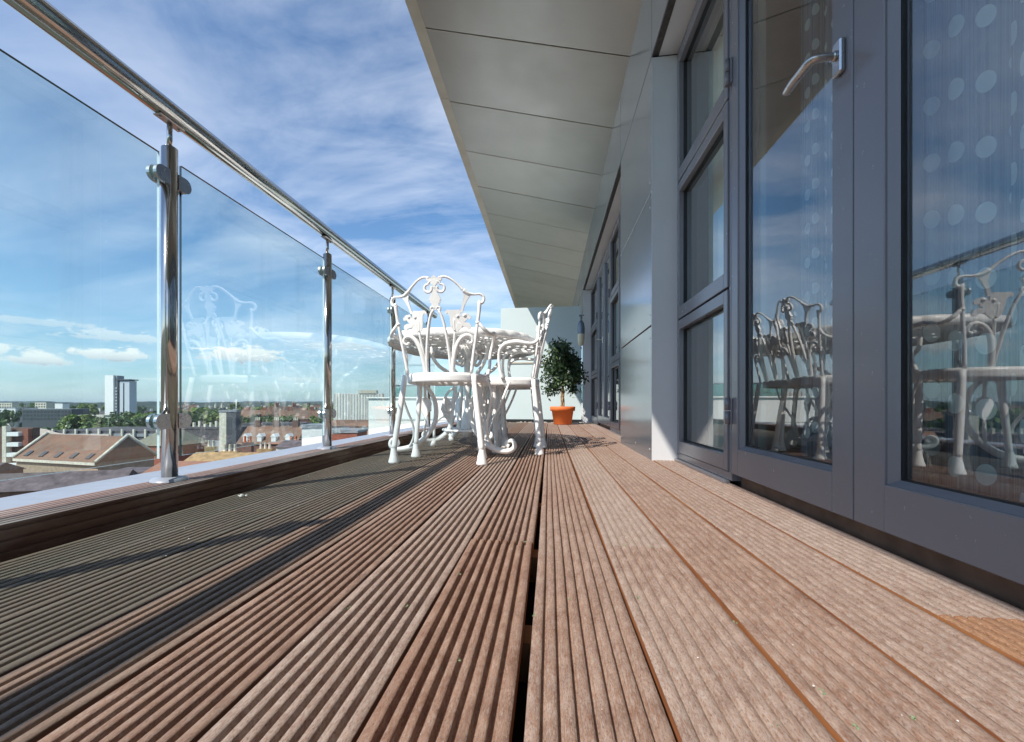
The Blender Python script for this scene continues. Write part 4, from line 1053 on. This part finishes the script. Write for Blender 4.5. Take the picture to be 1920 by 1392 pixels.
block('grey_range', 'long grey parapet range behind the terracotta terrace', 510, 135, 18, 8, zat(797, 135), M_grey, R(-2), 8, 1, .5, .5, roofm=M_slate)
# scattered far houses
hr = random.Random(21)
kinds = [('terraced_house', 'distant red brick house with a tiled roof among the trees', M_brick, M_tile), ('terraced_house', 'distant white rendered house with a slate roof among the trees', M_wht, M_slate),
         ('terraced_house', 'distant buff brick house with a tiled roof among the trees', M_buff, M_tile), ('terraced_house', 'distant cream house with a slate roof among the trees', M_cream, M_slate)]
protos = []
for nm, lb, wm, rm_ in kinds:
    t = gable(nm, lb, 480, 300, 14, 8, GZ+7, GZ+10.5, wm, rm_, 0, 5, 2, group='far houses across the town', chim=2); protos.append(t)
n_ = 0
for i in range(92):
    px = hr.choice([hr.uniform(-260, 640), hr.uniform(400, 700), hr.uniform(340, 600)]); zc = hr.choice([hr.uniform(330, 420), hr.uniform(360, 650), hr.uniform(500, 1000)])
    if 90 < px < 330 and zc < 480: continue
    if 330 < px < 415 and zc < 480: continue
    if 600 < px < 720 and zc > 300: continue
    k_ = hr.randrange(4); x, y = at(px, zc)
    if i < 4: o = protos[i]; o.location = (x, y, GZ+zc*.006); o.rotation_euler = (0, 0, hr.uniform(0, 3)); continue
    s_ = hr.uniform(.8, 1.5); copy_tree(protos[k_], (x, y, GZ+zc*.006), hr.uniform(0, 3), kinds[k_][1].replace('among the trees', 'left of the slim tower' if px < 190 else ('seen beside the near post' if px < 340 else ('seen through the second pane' if px < 605 else 'near the off-white tower block'))), (s_*hr.uniform(.8, 1.7), s_, s_*hr.uniform(.9, 1.5)))
# nearer roofs between the posts
rr_ = random.Random(77)
nearkinds = [('terraced_house', 'brown tiled terraced house with chimneys among the nearer roofs', M_brown, M_tile), ('terraced_house', 'slate roofed terraced house with chimneys among the nearer roofs', M_buff, M_slate), ('terraced_house', 'cream terraced house with a tiled roof among the nearer roofs', M_cream, M_tile)]
np_ = [gable(nm, lb, 480, 150, 8, 6, GZ+11, GZ+14, wm, rm_, 0, 4, 2, group='nearer terraced houses below the balcony', chim=2) for nm, lb, wm, rm_ in nearkinds]
i = 0
for px, zc, rot in ((452, 150, .2), (560, 118, -.3), (598, 128, .1), (640, 112, .5), (690, 140, -.2), (612, 165, .9), (470, 178, 1.2), (352, 150, -.2), (545, 165, .4), (665, 175, .7), (20, 140, .3), (60, 165, -.4), (-30, 120, .2), (330, 118, .1), (580, 190, -.5), (435, 200, .3)):
    x, y = at(px, zc); z = GZ+zc*.012-1.4; k_ = i % 3
    if i < 3: np_[i].location = (x, y, z); np_[i].rotation_euler = (0, 0, PSI+rot)
    else: copy_tree(np_[k_], (x, y, z), PSI+rot, None, (rr_.uniform(.8, 1.3), 1, rr_.uniform(.95, 1.08)))
    i += 1
# trees
def make_tree(seed, cols):
    r = random.Random(seed); t = thing('broadleaf_tree', 'rounded green tree standing among the distant houses', 'tree', (0, 0, GZ), 0, 'broadleaf trees across the town')
    m = MB(); m.tube([(0, 0, 0), (.1, .1, 3), (0, .2, 6)], [.45, .3, .15], 7)
    for i in range(5): a = i*1.3; m.tube([(0, 0, 3), (math.cos(a)*1.6, math.sin(a)*1.6, 5.5), (math.cos(a)*2.4, math.sin(a)*2.4, 7)], [.2, .12, .05], 5)
    m.build('trunk', M_bark, t); m = MB(); cl = []
    for i in range(26):
        a = r.random()*6.28; z = r.uniform(3.2, 11.5); rr = 4.4*math.sqrt(max(.05, 1-((z-6.5)/5.6)**2))*r.uniform(.45, 1); cl.append((Vector((rr*math.cos(a), rr*math.sin(a), z)), r.uniform(.9, 1.7)))
    for c, s in cl:
        base = r.choice(cols)
        for q in range(60):
            d = Vector((r.gauss(0, 1), r.gauss(0, 1), r.gauss(0, .8))).normalized()*s*r.uniform(.6, 1.05); p = c+d; nrm = (d.normalized()+Vector((r.uniform(-.7, .7), r.uniform(-.7, .7), r.uniform(-.3, .8)))).normalized()
            u = nrm.orthogonal().normalized(); v = nrm.cross(u); L = r.uniform(.25, .5); f = r.uniform(.8, 1.25); m.col = tuple(b*f for b in base)
            i = m.add([p-u*L-v*L*.6, p+u*L*.8-v*L, p+u*L+v*L*.7, p-u*L*.7+v*L]); m.face([i, i+1, i+2, i+3])
    m.build('crown', M_leaf, t); return t
TC = [((.10, .17, .03), (.13, .20, .035), (.07, .12, .02)), ((.07, .125, .03), (.095, .15, .035), (.05, .085, .02)), ((.14, .20, .04), (.11, .17, .03), (.17, .22, .05))]
tp = [make_tree(50+i, TC[i]) for i in range(3)]
spots = []
for i in range(16): spots.append((hr.uniform(118, 196), hr.uniform(245, 300), hr.uniform(.85, 1.15)))
for i in range(22): spots.append((hr.uniform(222, 312), hr.uniform(230, 330), hr.uniform(.85, 1.2)))
for i in range(18): spots.append((hr.uniform(326, 418), hr.uniform(220, 330), hr.uniform(.95, 1.3)))
for i in range(16): spots.append((hr.uniform(420, 640), hr.uniform(240, 420), hr.uniform(.8, 1.1)))
for i in range(80): spots.append((hr.uniform(-300, 700), hr.uniform(380, 1000), hr.uniform(.9, 1.5)))
for i in range(10): spots.append((hr.uniform(-200, 100), hr.uniform(230, 300), hr.uniform(.7, 1.)))
for i, (px, zc, s_) in enumerate(spots):
    x, y = at(px, zc)
    if i < 3: tp[i].location = (x, y, GZ); tp[i].scale = (s_*1.5,)*3; continue
    copy_tree(tp[i % 3], (x, y, GZ), hr.uniform(0, 6.28), ['rounded mid green', 'dark green', 'yellow green'][i % 3]+' tree '+('in the belt left of the slim white tower' if px < 200 else ('right of the slim white tower beside the near post' if px < 325 else ('in the belt just right of the near post' if px < 420 else ('among houses seen through the second pane' if px < 610 else 'near the off-white tower block')))), (s_*hr.uniform(1.5, 2.0), s_*1.6, s_*1.55))

# ------------------------------------------------------------ thin summer haze over the town
hz = bpy.data.materials.new('haze'); hz.use_nodes = True; g = NT(hz.node_tree); o_ = g.new('ShaderNodeOutputMaterial'); pv = g.new('ShaderNodeVolumePrincipled')
g.put(pv, 'Color', (.80, .88, 1.0, 1)); g.put(pv, 'Density', .00006); g.put(pv, 'Anisotropy', .3); g.l.new(pv.outputs[0], o_.inputs['Volume'])
m = MB(); m.box(-8990, 8990, -8990, 8990, GZ-1, 60); tag(m.build('haze', hz), kind='stuff')
